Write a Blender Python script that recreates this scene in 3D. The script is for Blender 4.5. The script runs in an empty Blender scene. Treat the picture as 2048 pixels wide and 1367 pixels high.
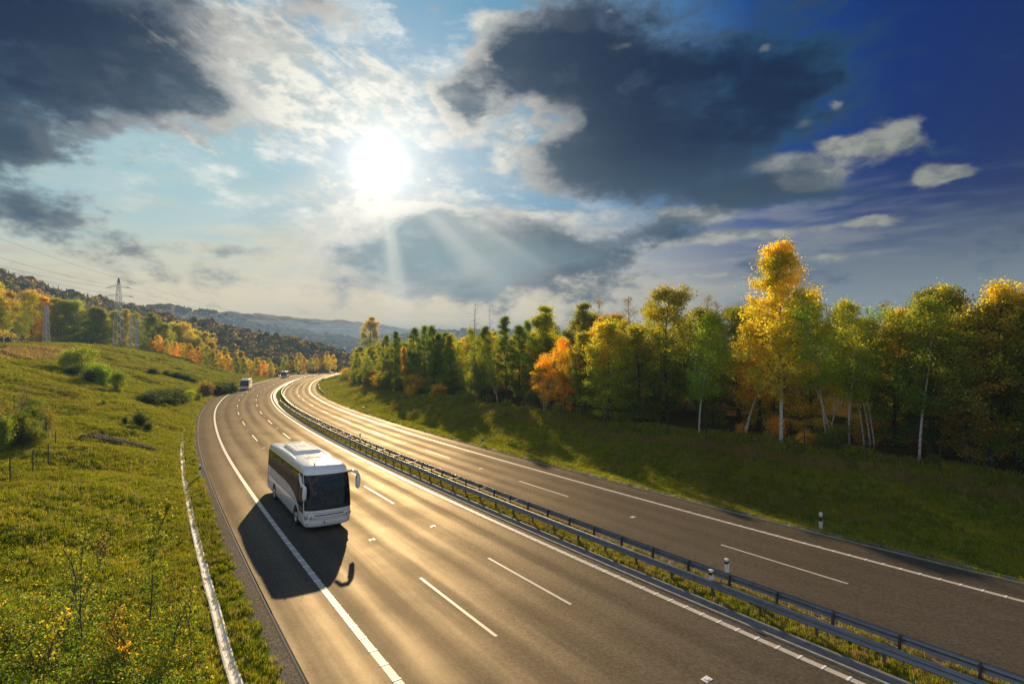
import bpy, math, random
import numpy as np
from mathutils import Vector, Matrix
random.seed(7); rng = np.random.default_rng(7)
SC = bpy.context.scene
COL = SC.collection
R = math.radians
PI = math.pi

# ------------------------------------------------------------------ camera
CAM_H = 11.606
cam_d = bpy.data.cameras.new('camera'); cam = bpy.data.objects.new('camera', cam_d); COL.objects.link(cam)
cam_d.sensor_width = 36.0; cam_d.lens = 1054.93 / 2048 * 36.0
cam_d.clip_start = 0.2; cam_d.clip_end = 20000
cam.location = (0, 0, CAM_H); cam.rotation_euler = (R(90) - 0.00804, 0, 0)
SC.camera = cam

# ------------------------------------------------------------------ exposure
SC.view_settings.view_transform = 'Standard'; SC.view_settings.look = 'None'
SC.view_settings.gamma = 1.0; SC.view_settings.exposure = 0.6
SC.view_settings.use_curve_mapping = False

# ------------------------------------------------------------------ sun
SUN_AZ, SUN_EL = -13.9, 17.6
sl = bpy.data.lights.new('sun', 'SUN'); so = bpy.data.objects.new('sun', sl); COL.objects.link(so)
sl.energy = 5.0; sl.angle = R(0.6); sl.color = (1.0, 0.74, 0.42)
SUNV = Vector((math.sin(R(SUN_AZ)) * math.cos(R(SUN_EL)), math.cos(R(SUN_AZ)) * math.cos(R(SUN_EL)), math.sin(R(SUN_EL))))
so.rotation_euler = SUNV.to_track_quat('Z', 'Y').to_euler()

# ------------------------------------------------------------------ node expression helper
class NB:
    def __init__(s, tree): s.t = tree
    def node(s, typ, **kw):
        n = s.t.nodes.new(typ)
        for k, v in kw.items(): setattr(n, k, v)
        return n
    def put(s, sock, v):
        if isinstance(v, E): s.t.links.new(v.s, sock)
        elif v is not None: sock.default_value = v
    def m(s, op, a, b=None, c=None, clamp=False):
        n = s.node('ShaderNodeMath', operation=op, use_clamp=clamp)
        s.put(n.inputs[0], a)
        if b is not None: s.put(n.inputs[1], b)
        if c is not None: s.put(n.inputs[2], c)
        return E(s, n.outputs[0])
    def vm(s, op, a, b=None, scale=None):
        n = s.node('ShaderNodeVectorMath', operation=op)
        s.put(n.inputs[0], a)
        if b is not None: s.put(n.inputs[1], b)
        if scale is not None: s.put(n.inputs[3], scale)
        return E(s, n.outputs['Value' if op in ('DOT_PRODUCT', 'LENGTH', 'DISTANCE') else 'Vector'])
    def xyz(s, x, y, z):
        n = s.node('ShaderNodeCombineXYZ')
        for i, v in enumerate((x, y, z)): s.put(n.inputs[i], v)
        return E(s, n.outputs[0])
    def sep(s, v):
        n = s.node('ShaderNodeSeparateXYZ'); s.put(n.inputs[0], v)
        return [E(s, n.outputs[i]) for i in range(3)]
    def noise(s, vec, scale, detail=4, rough=.5, lac=2.0, dist=0.0, color=False, dim='3D'):
        n = s.node('ShaderNodeTexNoise', noise_dimensions=dim)
        s.put(n.inputs['Vector'], vec); s.put(n.inputs['Scale'], scale); s.put(n.inputs['Detail'], detail)
        s.put(n.inputs['Roughness'], rough); s.put(n.inputs['Lacunarity'], lac); s.put(n.inputs['Distortion'], dist)
        return E(s, n.outputs['Color' if color else 'Fac'])
    def mix(s, f, a, b, typ='MIX'):
        n = s.node('ShaderNodeMix', data_type='RGBA', blend_type=typ, clamp_factor=True)
        s.put(n.inputs[0], f); s.put(n.inputs[6], c4(a)); s.put(n.inputs[7], c4(b))
        return E(s, n.outputs[2])
    def ss(s, x, a, b, lo=0.0, hi=1.0):
        n = s.node('ShaderNodeMapRange', interpolation_type='SMOOTHSTEP')
        s.put(n.inputs[0], x); s.put(n.inputs[1], a); s.put(n.inputs[2], b); s.put(n.inputs[3], lo); s.put(n.inputs[4], hi)
        return E(s, n.outputs[0])
    def ramp(s, x, stops, interp='LINEAR'):
        n = s.node('ShaderNodeValToRGB'); cr = n.color_ramp; cr.interpolation = interp
        while len(cr.elements) < len(stops): cr.elements.new(0.5)
        for e, (p, c) in zip(cr.elements, stops): e.position = p; e.color = c4(c)
        s.put(n.inputs[0], x)
        return E(s, n.outputs[0])
def c4(c):
    if isinstance(c, E): return c
    if isinstance(c, (int, float)): return (c, c, c, 1)
    return tuple(c) + (1,) if len(c) == 3 else tuple(c)
class E:
    def __init__(s, nb, sock): s.nb = nb; s.s = sock
    def __add__(a, b): return a.nb.m('ADD', a, b)
    __radd__ = __add__
    def __sub__(a, b): return a.nb.m('SUBTRACT', a, b)
    def __rsub__(a, b): return a.nb.m('SUBTRACT', b, a)
    def __mul__(a, b): return a.nb.m('MULTIPLY', a, b)
    __rmul__ = __mul__
    def __truediv__(a, b): return a.nb.m('DIVIDE', a, b)
    def __pow__(a, b): return a.nb.m('POWER', a, b)
    def exp(a): return a.nb.m('EXPONENT', a)
    def max(a, b): return a.nb.m('MAXIMUM', a, b)
    def min(a, b): return a.nb.m('MINIMUM', a, b)
    def clamp(a): return a.nb.m('ADD', a, 0.0, clamp=True)

# ------------------------------------------------------------------ sky
# clouds are placed by compass direction and height above the horizon (azimuth, elevation, half width, half height in degrees, weight)
DK = [(-41.4, 23.2, 9.2, 4.1, 1), (-36.2, 21.4, 8.1, 3.0, 1), (-29.7, 19.9, 4.3, 1.5, 0.9), (-51.3, 17.2, 7.5, 6.1, 1), (-33.2, 26.6, 7.6, 2.5, 0.5), (-19.9, 30.0, 4.3, 1.5, 0.45), (-43.5, 15.2, 2.6, 1.5, 0.55), (5.7, 28.8, 5.9, 3.9, 1), (0.6, 26.4, 5.1, 2.6, 1), (-5.3, 22.5, 2.9, 2.1, 1), (14.6, 24.6, 9.6, 4.5, 1.1), (24.2, 22.9, 7.6, 3.1, 1), (19.6, 20.7, 9.6, 2.2, 0.9), (31.0, 22.4, 2.0, 0.9, 0.7), (7.9, 17.9, 6.9, 2.2, 0.9), (17.1, 16.4, 7.9, 2.4, 1), (24.2, 13.8, 5.8, 1.5, 0.9), (29.0, 14.1, 2.9, 0.9, 0.8), (11.0, 21.5, 6.2, 2.3, 0.7), (-7.8, 10.4, 10.0, 3.1, 1.1), (-3.5, 6.2, 8.1, 2.4, 1.05), (6.8, 8.6, 6.9, 2.1, 1.0), (-12.0, 8.7, 4.7, 2.3, 0.6), (15.6, 10.5, 3.0, 0.9, 0.6), (-3.5, 13.0, 5.9, 0.9, 0.4), (-41.2, 9.5, 3.7, 1.2, 0.5), (-42.4, 7.8, 3.3, 0.9, 0.2), (-26.8, 7.7, 3.0, 1.3, 0.55)]
BR = [(-25.4, 24.9, 8.8, 4.4, 0.75), (-19.9, 21.6, 7.2, 2.6, 0.7), (-27.2, 27.3, 5.1, 2.3, 0.6), (-10.9, 25.1, 4.7, 3.0, 0.55), (-40.2, 17.4, 2.5, 1.5, 0.6), (-30.5, 17.6, 6.0, 1.3, 0.5), (-43.5, 14.1, 1.7, 0.9, 0.5), (-1.3, 30.7, 3.2, 0.9, 0.7), (-3.2, 28.0, 1.6, 2.5, 0.6), (11.5, 28.2, 2.1, 0.5, 0.6), (10.2, 31.0, 0.7, 0.4, 0.7), (31.6, 17.2, 1.3, 0.8, 0.9), (35.2, 16.8, 2.5, 1.3, 1), (36.8, 17.4, 1.0, 0.6, 0.8), (26.9, 16.4, 3.9, 1.0, 0.8), (29.4, 14.5, 2.9, 1.1, 1.15), (38.3, 13.4, 0.9, 0.9, 1.0), (39.8, 13.3, 1.6, 0.6, 0.95), (34.1, 10.2, 1.9, 0.6, 0.95), (28.6, 19.6, 0.9, 0.5, 0.9), (31.4, 20.6, 0.7, 0.4, 0.8), (25.5, 26.2, 1.0, 0.4, 0.8), (0.9, 20.9, 3.2, 2.4, 0.6), (-0.8, 18.1, 1.6, 2.0, 0.5), (19.6, 12.3, 4.8, 1.2, 0.85), (7.3, 12.4, 5.3, 1.3, 0.6), (23.3, 9.9, 6.8, 0.6, 0.85), (11.6, 8.7, 1.0, 0.3, 0.6), (14.1, 8.1, 2.0, 0.9, 0.5), (21.0, 6.3, 6.1, 0.3, 0.5), (32.6, 7.5, 3.5, 0.3, 0.45), (30.7, 7.2, 1.2, 0.4, 0.5), (-17.5, 13.0, 3.9, 1.2, 0.6), (-14.0, 13.2, 1.0, 2.0, 0.4), (-3.5, 13.0, 5.9, 0.4, 0.6), (-0.2, 13.1, 3.8, 0.5, 0.6)]

def build_world():
    w = bpy.data.worlds.new('World'); SC.world = w; w.use_nodes = True
    w.node_tree.nodes.clear()
    nb = NB(w.node_tree)
    tc = nb.node('ShaderNodeTexCoord'); d = E(nb, tc.outputs['Generated'])
    x, y, z = nb.sep(d)
    K = 180 / PI
    az = nb.m('ARCTAN2', x, y) * K
    el = nb.m('ARCSINE', z) * K
    cs = nb.vm('DOT_PRODUCT', d, tuple(SUNV))
    th = nb.m('ARCCOSINE', cs.min(0.99999)) * K
    # clear sky: ramp deepened away from the sun, then brightened behind the camera as added fill
    sk = nb.node('ShaderNodeTexSky', sky_type='NISHITA', sun_disc=False)
    sk.sun_elevation = R(SUN_EL); sk.sun_rotation = R(SUN_AZ); sk.air_density = 1.2; sk.dust_density = 1.5; sk.ozone_density = 2.0
    nis = nb.mix(1.0, E(nb, sk.outputs[0]), (0.07, 0.07, 0.07), 'MULTIPLY')
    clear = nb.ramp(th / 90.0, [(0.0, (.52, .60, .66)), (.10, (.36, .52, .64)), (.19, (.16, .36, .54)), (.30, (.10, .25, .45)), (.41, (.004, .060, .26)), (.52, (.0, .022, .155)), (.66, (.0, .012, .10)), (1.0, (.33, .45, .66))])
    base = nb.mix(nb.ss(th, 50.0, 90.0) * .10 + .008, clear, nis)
    # paler and warmer towards the horizon
    side = nb.ss(az, -5.0, 45.0)
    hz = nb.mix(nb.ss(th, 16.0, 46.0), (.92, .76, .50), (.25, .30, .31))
    hz = nb.mix(nb.ss(th, 66.0, 110.0), hz, (.84, .86, .88))  # horizon behind the camera raised to add fill light
    hzf = nb.ss(el, 0.5, nb.m('MULTIPLY_ADD', side, -3.5, 17.0), 1.0, 0.0)
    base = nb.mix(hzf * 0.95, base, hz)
    left = nb.ss(az, -16.0, -30.0) * nb.ss(az, -95.0, -60.0) * nb.ss(el, 30.0, 14.0)
    base = nb.mix(left * .85, base, nb.mix(nb.ss(el, 3.0, 12.0), (.84, .74, .50), (.44, .64, .66)))
    # noise domains: flattened so clouds lie in layers
    v1 = nb.vm('MULTIPLY', d, (1.0, 1.0, 1.9))
    wn = nb.noise(v1, 3.2, 8, .62, color=True)
    wx, wy, wz = nb.sep(wn)
    wn2 = nb.noise(v1, 13.0, 7, .62, color=True)
    ux, uy, uz = nb.sep(wn2)
    waz = az + (wx - .5) * 9.0 + (ux - .5) * 4.2
    wel = el + (wy - .5) * 5.0 + (uy - .5) * 2.4
    saz = az + (wx - .5) * 1.5 + (ux - .5) * 2.6
    sel = el + (wy - .5) * 1.0 + (uy - .5) * 1.5
    def field(lst, A, L):
        acc = None
        for a, e, ra, re, wt in lst:
            dx = (A - a) / (ra * 1.0); dy = (L - e) / (re * 1.0)
            g = ((dx * dx + dy * dy) * -0.9).exp() * wt
            acc = g if acc is None else acc + g
        return acc
    f1 = nb.noise(v1, 5.5, 10, .64)
    f2 = nb.noise(v1, 24.0, 9, .60)
    # the rest of the heavens: loose fields of cloud, brightened behind the camera for fill
    other = nb.ss(nb.m('ABSOLUTE', az), 58.0, 80.0).max(nb.ss(el, 36.0, 48.0))
    gen = nb.ss(nb.noise(v1, 1.7, 5, .5), .42, .62) * other * .8
    fD = field(DK, waz, wel).min(1.15)
    D = fD + gen + (f1 - .5) * 2.2 + (f2 - .5) * 1.05
    # the same cloud a little nearer the sun: where it is missing there, this edge is lit
    tx = (az * -1.0 + SUN_AZ); ty = (el * -1.0 + SUN_EL); tl = (tx * tx + ty * ty + 1.0) ** .5
    f1e = nb.noise(nb.vm('ADD', v1, nb.vm('SCALE', nb.vm('NORMALIZE', nb.vm('SUBTRACT', (SUNV.x, SUNV.y, SUNV.z * 1.9), v1)), scale=.03)), 5.5, 8, .64)
    De = field(DK, waz + tx / tl * 1.9, wel + ty / tl * 1.6).min(1.15) + gen + (f1e - .5) * 2.2
    edge = nb.ss(De, .75, .25)
    sw = nb.ss(wz, .35, .65).max(nb.ss(el, 21.0, 15.0) * nb.ss(az, 2.0, 12.0))
    dens = nb.ss(D, nb.m('MULTIPLY_ADD', sw, -.16, .34), nb.m('MULTIPLY_ADD', sw, .30, .48))
    tos = nb.vm('SCALE', nb.vm('NORMALIZE', nb.vm('SUBTRACT', (SUNV.x, SUNV.y, SUNV.z * 1.9), v1)), scale=.055)
    f1a = nb.noise(v1, 6.0, 5, .52)
    f1s = nb.noise(nb.vm('ADD', v1, tos), 6.0, 5, .52)
    relief = (f1a - f1s) * 1.6 + (f2 - .5) * .25
    thick = nb.ss(D, .40, nb.m('MULTIPLY_ADD', wz, .7, .85))
    glow = (th * th * (-1.0 / 620.0)).exp()
    rim = nb.mix((th * th * (-1.0 / 250.0)).exp(), (.010, .055, .13), (.92, .90, .80))
    core = nb.mix((th * th * (-1.0 / 270.0)).exp(), (.0, .010, .048), nb.mix(nb.ss(el, 27.0, 15.0), (.07, .13, .19), (.25, .37, .42)))
    lowm = nb.ss(el, 16.0, 6.0)
    core = nb.mix(lowm * nb.ss(th, 55.0, 20.0), core, (.26, .38, .42))
    ccol = nb.mix(thick, rim, core)
    ccol = nb.mix(nb.ss(f1 + (wz - .5) * .6, .42, .70) * .55 * thick, ccol, nb.mix((th * th * (-1.0 / 170.0)).exp(), (.006, .024, .065), (.34, .44, .48)))
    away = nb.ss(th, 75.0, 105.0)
    ccol = nb.mix(away, ccol, nb.mix(thick, (1.0, .96, .90), (.68, .68, .70)))  # clouds opposite the sun made brighter to add fill light
    lit = nb.mix((th * th * (-1.0 / 190.0)).exp(), (.008, .032, .078), (.70, .72, .68))
    ccol = nb.mix(nb.ss(relief, .0, .36) * .6, ccol, lit)
    ccol = nb.mix(nb.ss(relief, .0, -.30) * .5, ccol, core)
    ccol = nb.mix(edge * nb.m('MULTIPLY_ADD', f2, 1.4, -.05), ccol, nb.mix((th * th * (-1.0 / 400.0)).exp(), (.015, .045, .09), (1.0, .95, .84)))
    ccol = nb.mix(nb.ss(el, 20.0, 15.0) * nb.ss(th, 10.0, 25.0) * .5, ccol, (.055, .10, .145))
    # thin bright clouds
    B = field(BR, saz, sel) * 1.3 + (f2 - .5) * 1.5 + (f1 - .5) * .8
    strk = nb.noise(nb.xyz(az * .05 + el * .09, (az * .62 - el) * .012, 0.0), 4.2, 8, .66)
    lw = nb.ss(az, -3.0, -12.0) * nb.ss(el, 13.0, 18.0)
    B = B + lw * ((strk - .5) * 3.4 - .16)
    bal = nb.ss(B, .22, .95)
    bcol = nb.mix((th * th * (-1.0 / 800.0)).exp(), (.30, .31, .27), (1.0, .97, .86))
    bcol = nb.mix(nb.ss(nb.noise(nb.vm('ADD', v1, (0, 0, .03)), 22.0, 7, .6), .40, .62) * .75, bcol, nb.mix((th * th * (-1.0 / 500.0)).exp(), (.13, .15, .16), (.40, .52, .56)))
    # faint layers low down
    v2 = nb.vm('MULTIPLY', d, (1.0, 1.0, 7.0))
    st = nb.ss(nb.noise(v2, 5.0, 8, .58), .44, .68) * nb.ss(el, 17.0, 9.0) * nb.ss(el, -1.0, 2.0)
    scol = nb.mix(nb.ss(th, 12.0, 60.0), (.80, .70, .50), (.13, .19, .25))
    col = nb.mix(st * .55, base, scol)
    st2 = nb.ss(nb.noise(nb.vm('ADD', v2, (3, 1, 2)), 4.0, 8, .55), .48, .66) * nb.ss(el, 15.0, 8.0) * nb.ss(el, 0.0, 3.0)
    col = nb.mix(st2 * .28, col, nb.mix(nb.ss(th, 12.0, 60.0), (.56, .58, .52), (.10, .14, .18)))
    veil = nb.ss(nb.noise(nb.vm('MULTIPLY', d, (1.0, 1.0, 2.6)), 8.0, 9, .62), .47, .66) * nb.ss(th, 30.0, 10.0) * nb.ss(el, 8.0, 13.0)
    col = nb.mix(veil * .75, col, nb.mix(nb.ss(f2, .40, .60), (.66, .72, .72), (1.0, .97, .88)))
    col = nb.mix(bal * .9, col, bcol)
    soft = nb.ss(D, .02, .50) * .55
    scl_ = nb.mix((th * th * (-1.0 / 320.0)).exp(), (.014, .055, .12), (.78, .78, .70))
    col = nb.mix(soft, col, scl_)
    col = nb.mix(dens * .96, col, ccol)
    col = nb.mix(nb.ss(B, .55, 1.1) * nb.ss(th, 60.0, 30.0) * .3, col, bcol)
    # sun shafts through the gaps
    s = SUNV; t1 = s.cross(Vector((0, 0, 1))).normalized(); t2 = t1.cross(s).normalized()
    a = nb.vm('DOT_PRODUCT', d, tuple(t1)); b = nb.vm('DOT_PRODUCT', d, tuple(t2))
    u = nb.vm('NORMALIZE', nb.xyz(a, b, 0.0))
    rn = nb.noise(u, 1.9, 3, .55)
    below = nb.ss(b, 0.05, -0.12) + nb.ss(b, 0.1, .3) * .4
    shaft = nb.ss(rn, .42, .66) * nb.ss(th, 3.0, 8.0) * nb.ss(th, 26.0, 6.0) * below * .46
    col = nb.mix(shaft, col, (.92, .90, .78))
    # the sun behind thin cloud
    halo = (th * th * (-1.0 / 3.0)).exp() * 1.8 + (th * th * (-1.0 / 22.0)).exp() * .34 + (th * -0.20).exp() * .26
    hc = nb.vm('SCALE', (1.0, .94, .80), scale=halo)
    col = nb.vm('ADD', col, hc)
    # below the horizon: dull ground light
    col = nb.mix(nb.ss(el, 0.0, -4.0), col, (.10, .10, .07))
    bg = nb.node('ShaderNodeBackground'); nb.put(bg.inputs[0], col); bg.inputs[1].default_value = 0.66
    out = nb.node('ShaderNodeOutputWorld'); w.node_tree.links.new(bg.outputs[0], out.inputs[0])
    w.cycles.sampling_method = 'MANUAL'; w.cycles.sample_map_resolution = 1024
build_world()

# ------------------------------------------------------------------ mesh helpers
def mesh(name, V, F, mat=None, attrs=None, smooth=False, mats=None, mi=None, uv=None):
    V = np.asarray(V, float).reshape(-1, 3)
    me = bpy.data.meshes.new(name)
    if isinstance(F, np.ndarray):
        n, k = F.shape
        me.vertices.add(len(V)); me.vertices.foreach_set('co', V.ravel())
        me.loops.add(n * k); me.loops.foreach_set('vertex_index', F.ravel().astype(np.int32))
        me.polygons.add(n); me.polygons.foreach_set('loop_start', np.arange(0, n * k, k, dtype=np.int32))
        me.update(calc_edges=True)
    else:
        me.from_pydata([tuple(v) for v in V], [], [tuple(int(i) for i in f) for f in F])
    for m in (mats or ([mat] if mat else [])): me.materials.append(m)
    if mi is not None: me.polygons.foreach_set('material_index', np.asarray(mi, np.int32))
    if smooth: me.polygons.foreach_set('use_smooth', np.ones(len(me.polygons), bool))
    if attrs:
        for k, (dom, a) in attrs.items():
            t = me.attributes.new(k, 'FLOAT', dom); t.data.foreach_set('value', np.asarray(a, np.float32))
    if uv is not None:
        l = me.uv_layers.new(name='UVMap')
        vi = np.empty(len(me.loops), np.int32); me.loops.foreach_get('vertex_index', vi)
        l.data.foreach_set('uv', np.asarray(uv, np.float32)[vi].ravel())
    me.validate()
    return me
def obj(name, me, parent=None, loc=None, kind=None):
    o = bpy.data.objects.new(name, me); COL.objects.link(o)
    if parent is not None: o.parent = parent
    if loc is not None: o.location = loc
    if kind: o['kind'] = kind
    return o
def thing(name, label, cat, loc=(0, 0, 0), rz=0.0, group=None):
    o = bpy.data.objects.new(name, None); COL.objects.link(o)
    o.location = loc; o.rotation_euler = (0, 0, rz); o.empty_display_size = .3
    o['label'] = label; o['category'] = cat
    if group: o['group'] = group
    return o
def tag(o, label, cat, group=None):
    o['label'] = label; o['category'] = cat
    if group: o['group'] = group
    return o
def dup(root, loc, rz=0.0, label=None, group=None, scale=None, color=None):
    r = root.copy(); COL.objects.link(r); r.location = loc; r.rotation_euler = (0, 0, rz)
    if scale is not None: r.scale = (scale,) * 3 if not hasattr(scale, '__len__') else scale
    if label: r['label'] = label
    if group: r['group'] = group
    if color: r.color = color
    def rec(a, b):
        for ch in a.children:
            c = ch.copy(); COL.objects.link(c); c.parent = b
            if color: c.color = color
            rec(ch, c)
    rec(root, r)
    return r
class MB:
    """collects shapes into one mesh"""
    def __init__(s): s.V = []; s.F = []; s.M = []
    def add(s, V, F, m=0):
        b = len(s.V); s.V += [tuple(v) for v in V]; s.F += [tuple(i + b for i in f) for f in F]; s.M += [m] * len(F)
    def box(s, c, sz, rz=0, m=0, ax=None):
        V = []
        for dz in (-.5, .5):
            for dx, dy in ((-.5, -.5), (.5, -.5), (.5, .5), (-.5, .5)): V.append(Vector((dx * sz[0], dy * sz[1], dz * sz[2])))
        if ax is not None: V = [ax @ v for v in V]
        elif rz: 
            M = Matrix.Rotation(rz, 3, 'Z'); V = [M @ v for v in V]
        V = [v + Vector(c) for v in V]
        s.add(V, [(0, 3, 2, 1), (4, 5, 6, 7), (0, 1, 5, 4), (1, 2, 6, 5), (2, 3, 7, 6), (3, 0, 4, 7)], m)
    def bar(s, a, b, w, h=None, m=0, up=(0, 0, 1)):
        a = Vector(a); b = Vector(b); h = h or w; d = (b - a).normalized(); u = Vector(up)
        if abs(d.dot(u)) > .98: u = Vector((1, 0, 0))
        sx = d.cross(u).normalized() * w / 2; sy = sx.cross(d).normalized() * h / 2
        V = [p + i * sx + j * sy for p in (a, b) for i, j in ((-1, -1), (1, -1), (1, 1), (-1, 1))]
        s.add(V, [(0, 3, 2, 1), (4, 5, 6, 7), (0, 1, 5, 4), (1, 2, 6, 5), (2, 3, 7, 6), (3, 0, 4, 7)], m)
    def tube(s, pts, rad, n=6, m=0, cap=True):
        V, F = tube(pts, rad, n, cap); s.add(V, F, m)
    def build(s, name, mats, smooth=False):
        return mesh(name, s.V, s.F, mats=mats if isinstance(mats, list) else [mats], mi=s.M, smooth=smooth)
def tube(pts, rad, n=6, cap=True):
    pts = [Vector(p) for p in pts]; V = []; F = []
    if not hasattr(rad, '__len__'): rad = [rad] * len(pts)
    ref = None
    for i, p in enumerate(pts):
        d = (pts[min(i + 1, len(pts) - 1)] - pts[max(i - 1, 0)]).normalized()
        if ref is None: ref = d.orthogonal().normalized()
        else: ref = (ref - d * ref.dot(d)).normalized()
        q = d.cross(ref)
        for k in range(n):
            a = 2 * PI * k / n; V.append(p + (ref * math.cos(a) + q * math.sin(a)) * rad[i])
    for i in range(len(pts) - 1):
        for k in range(n): F.append((i * n + k, i * n + (k + 1) % n, (i + 1) * n + (k + 1) % n, (i + 1) * n + k))
    if cap: F.append(tuple(range(n))[::-1]); F.append(tuple((len(pts) - 1) * n + k for k in range(n)))
    return V, F

# ------------------------------------------------------------------ materials
def mat(name):
    m = bpy.data.materials.new(name); m.use_nodes = True
    nt = m.node_tree; b = nt.nodes['Principled BSDF']
    return m, NB(nt), b
def simple(name, col, rough=.5, metal=0.0, var=0.0, scale=5.0, spec=.5, coat=0.0):
    m, nb, b = mat(name)
    b.inputs['Roughness'].default_value = rough; b.inputs['Metallic'].default_value = metal
    b.inputs['Specular IOR Level'].default_value = spec; b.inputs['Coat Weight'].default_value = coat
    if coat: b.inputs['Coat Roughness'].default_value = .05
    if var:
        g = nb.node('ShaderNodeNewGeometry'); n = nb.noise(E(nb, g.outputs['Position']), scale, 5, .6)
        nb.put(b.inputs['Base Color'], nb.mix(n, tuple(c * (1 - var) for c in col), tuple(min(1, c * (1 + var)) for c in col)))
        nb.put(b.inputs['Roughness'], nb.m('MULTIPLY_ADD', n, .3, rough - .15))
    else: b.inputs['Base Color'].default_value = c4(col)
    return m
def bump(nb, b, h, strength=.5, dist=.05):
    n = nb.node('ShaderNodeBump'); n.inputs['Strength'].default_value = strength; n.inputs['Distance'].default_value = dist
    nb.put(n.inputs['Height'], h); nb.t.links.new(n.outputs[0], b.inputs['Normal'])
def pos(nb): return E(nb, nb.node('ShaderNodeNewGeometry').outputs['Position'])
def uvs(nb):
    n = nb.node('ShaderNodeUVMap'); n.uv_map = 'UVMap'; return nb.sep(E(nb, n.outputs[0]))

def make_asphalt():
    m, nb, b = mat('asphalt')
    u, v, _ = uvs(nb)      # u: metres across, v: metres along (v/10 keeps the numbers small)
    P = pos(nb)
    along = nb.xyz(u, v * 0.012, 0.0)
    band = nb.noise(along, 1.15, 4, .55)
    band2 = nb.noise(nb.xyz(u, v * .05, 7.0), 3.2, 3, .6)
    # two worn wheel paths in every lane
    per = nb.m('MODULO', u + 3.78, 3.75)
    wt = nb.m('COSINE', (per - 1.0) * (2 * PI / 1.87))
    fine = nb.noise(P, 26.0, 4, .8)
    coarse = nb.noise(P, .22, 5, .6)
    w = wt * .20 + (band - .5) * 1.0 + (band2 - .5) * .35 + (coarse - .5) * .8
    t = nb.ss(w, -.45, .45)
    c = nb.mix(t, (.019, .0172, .0152), (.036, .0315, .026))
    c = nb.mix(nb.ss(coarse, .35, .7) * .35, c, (.045, .041, .038))
    c = nb.mix(nb.ss(fine, .38, .66), nb.mix(.6, c, (.010, .009, .008)), nb.mix(.6, c, (.11, .097, .082)))
    ptch = nb.ss(nb.noise(nb.xyz(u * .5, v * .03, 5.0), 1.0, 2, .5), .60, .62)
    c = nb.mix(ptch * .25, c, (.035, .032, .028))
    joint = nb.ss(nb.m('ABSOLUTE', nb.m('MODULO', u + 11.29 + (coarse - .5) * .10, 3.77) - 1.9), .022, .008)
    c = nb.mix(joint * .75, c, (.015, .014, .012))
    crk = nb.ss(nb.m('ABSOLUTE', nb.noise(nb.xyz(u, v * .02, 2.0), .9, 6, .6) - .5), .0035, .0)
    c = nb.mix(crk * .5, c, (.02, .02, .02))
    fine2 = nb.noise(P, 8.0, 3, .8)
    c = nb.mix(nb.ss(fine2, .40, .64), nb.mix(.28, c, (.008, .007, .006)), nb.mix(.22, c, (.12, .105, .088)))
    nb.put(b.inputs['Base Color'], c); b.inputs['Roughness'].default_value = .95; b.inputs['Specular IOR Level'].default_value = 0
    hb = nb.noise(P, 40.0, 4, .7) + nb.noise(P, 9.0, 2, .5) * .3
    bn = nb.node('ShaderNodeBump'); bn.inputs['Strength'].default_value = .5; bn.inputs['Distance'].default_value = .012; nb.put(bn.inputs['Height'], hb)
    g = nb.node('ShaderNodeBsdfGlossy'); nt = m.node_tree
    nb.put(g.inputs['Roughness'], nb.m('MULTIPLY_ADD', t, -.11, .65) + (fine2 - .5) * .12)
    nb.put(g.inputs['Color'], nb.vm('SCALE', (.082, .070, .052), scale=nb.m('MULTIPLY_ADD', fine2, .9, .55) * nb.m('MULTIPLY_ADD', t, .5, .75)))
    nt.links.new(bn.outputs[0], b.inputs['Normal']); nt.links.new(bn.outputs[0], g.inputs['Normal'])
    ad = nb.node('ShaderNodeAddShader'); nt.links.new(b.outputs[0], ad.inputs[0]); nt.links.new(g.outputs[0], ad.inputs[1])
    nt.links.new(ad.outputs[0], nt.nodes['Material Output'].inputs['Surface'])
    return m
def make_paint():
    m, nb, b = mat('road_paint'); P = pos(nb)
    n = nb.noise(P, 30.0, 4, .7); n2 = nb.noise(P, 2.0, 4, .6)
    c = nb.mix(nb.ss(n, .3, .65), (.30, .28, .25), (.60, .58, .53))
    c = nb.mix(nb.ss(n2, .45, .75) * .4, c, (.30, .28, .25))
    nb.put(b.inputs['Base Color'], c); b.inputs['Roughness'].default_value = .55
    bump(nb, b, n, .6, .01)
    return m
def make_concrete(name, a, c2, rough=.8):
    m, nb, b = mat(name); P = pos(nb)
    n = nb.noise(P, 3.0, 6, .65); n2 = nb.noise(P, 40.0, 3, .6)
    c = nb.mix(nb.ss(n, .3, .7), a, c2); c = nb.mix((n2 - .5).clamp() * 1.2, c, (.06, .06, .05))
    nb.put(b.inputs['Base Color'], c); b.inputs['Roughness'].default_value = rough
    bump(nb, b, n2, .4, .01)
    return m
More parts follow.
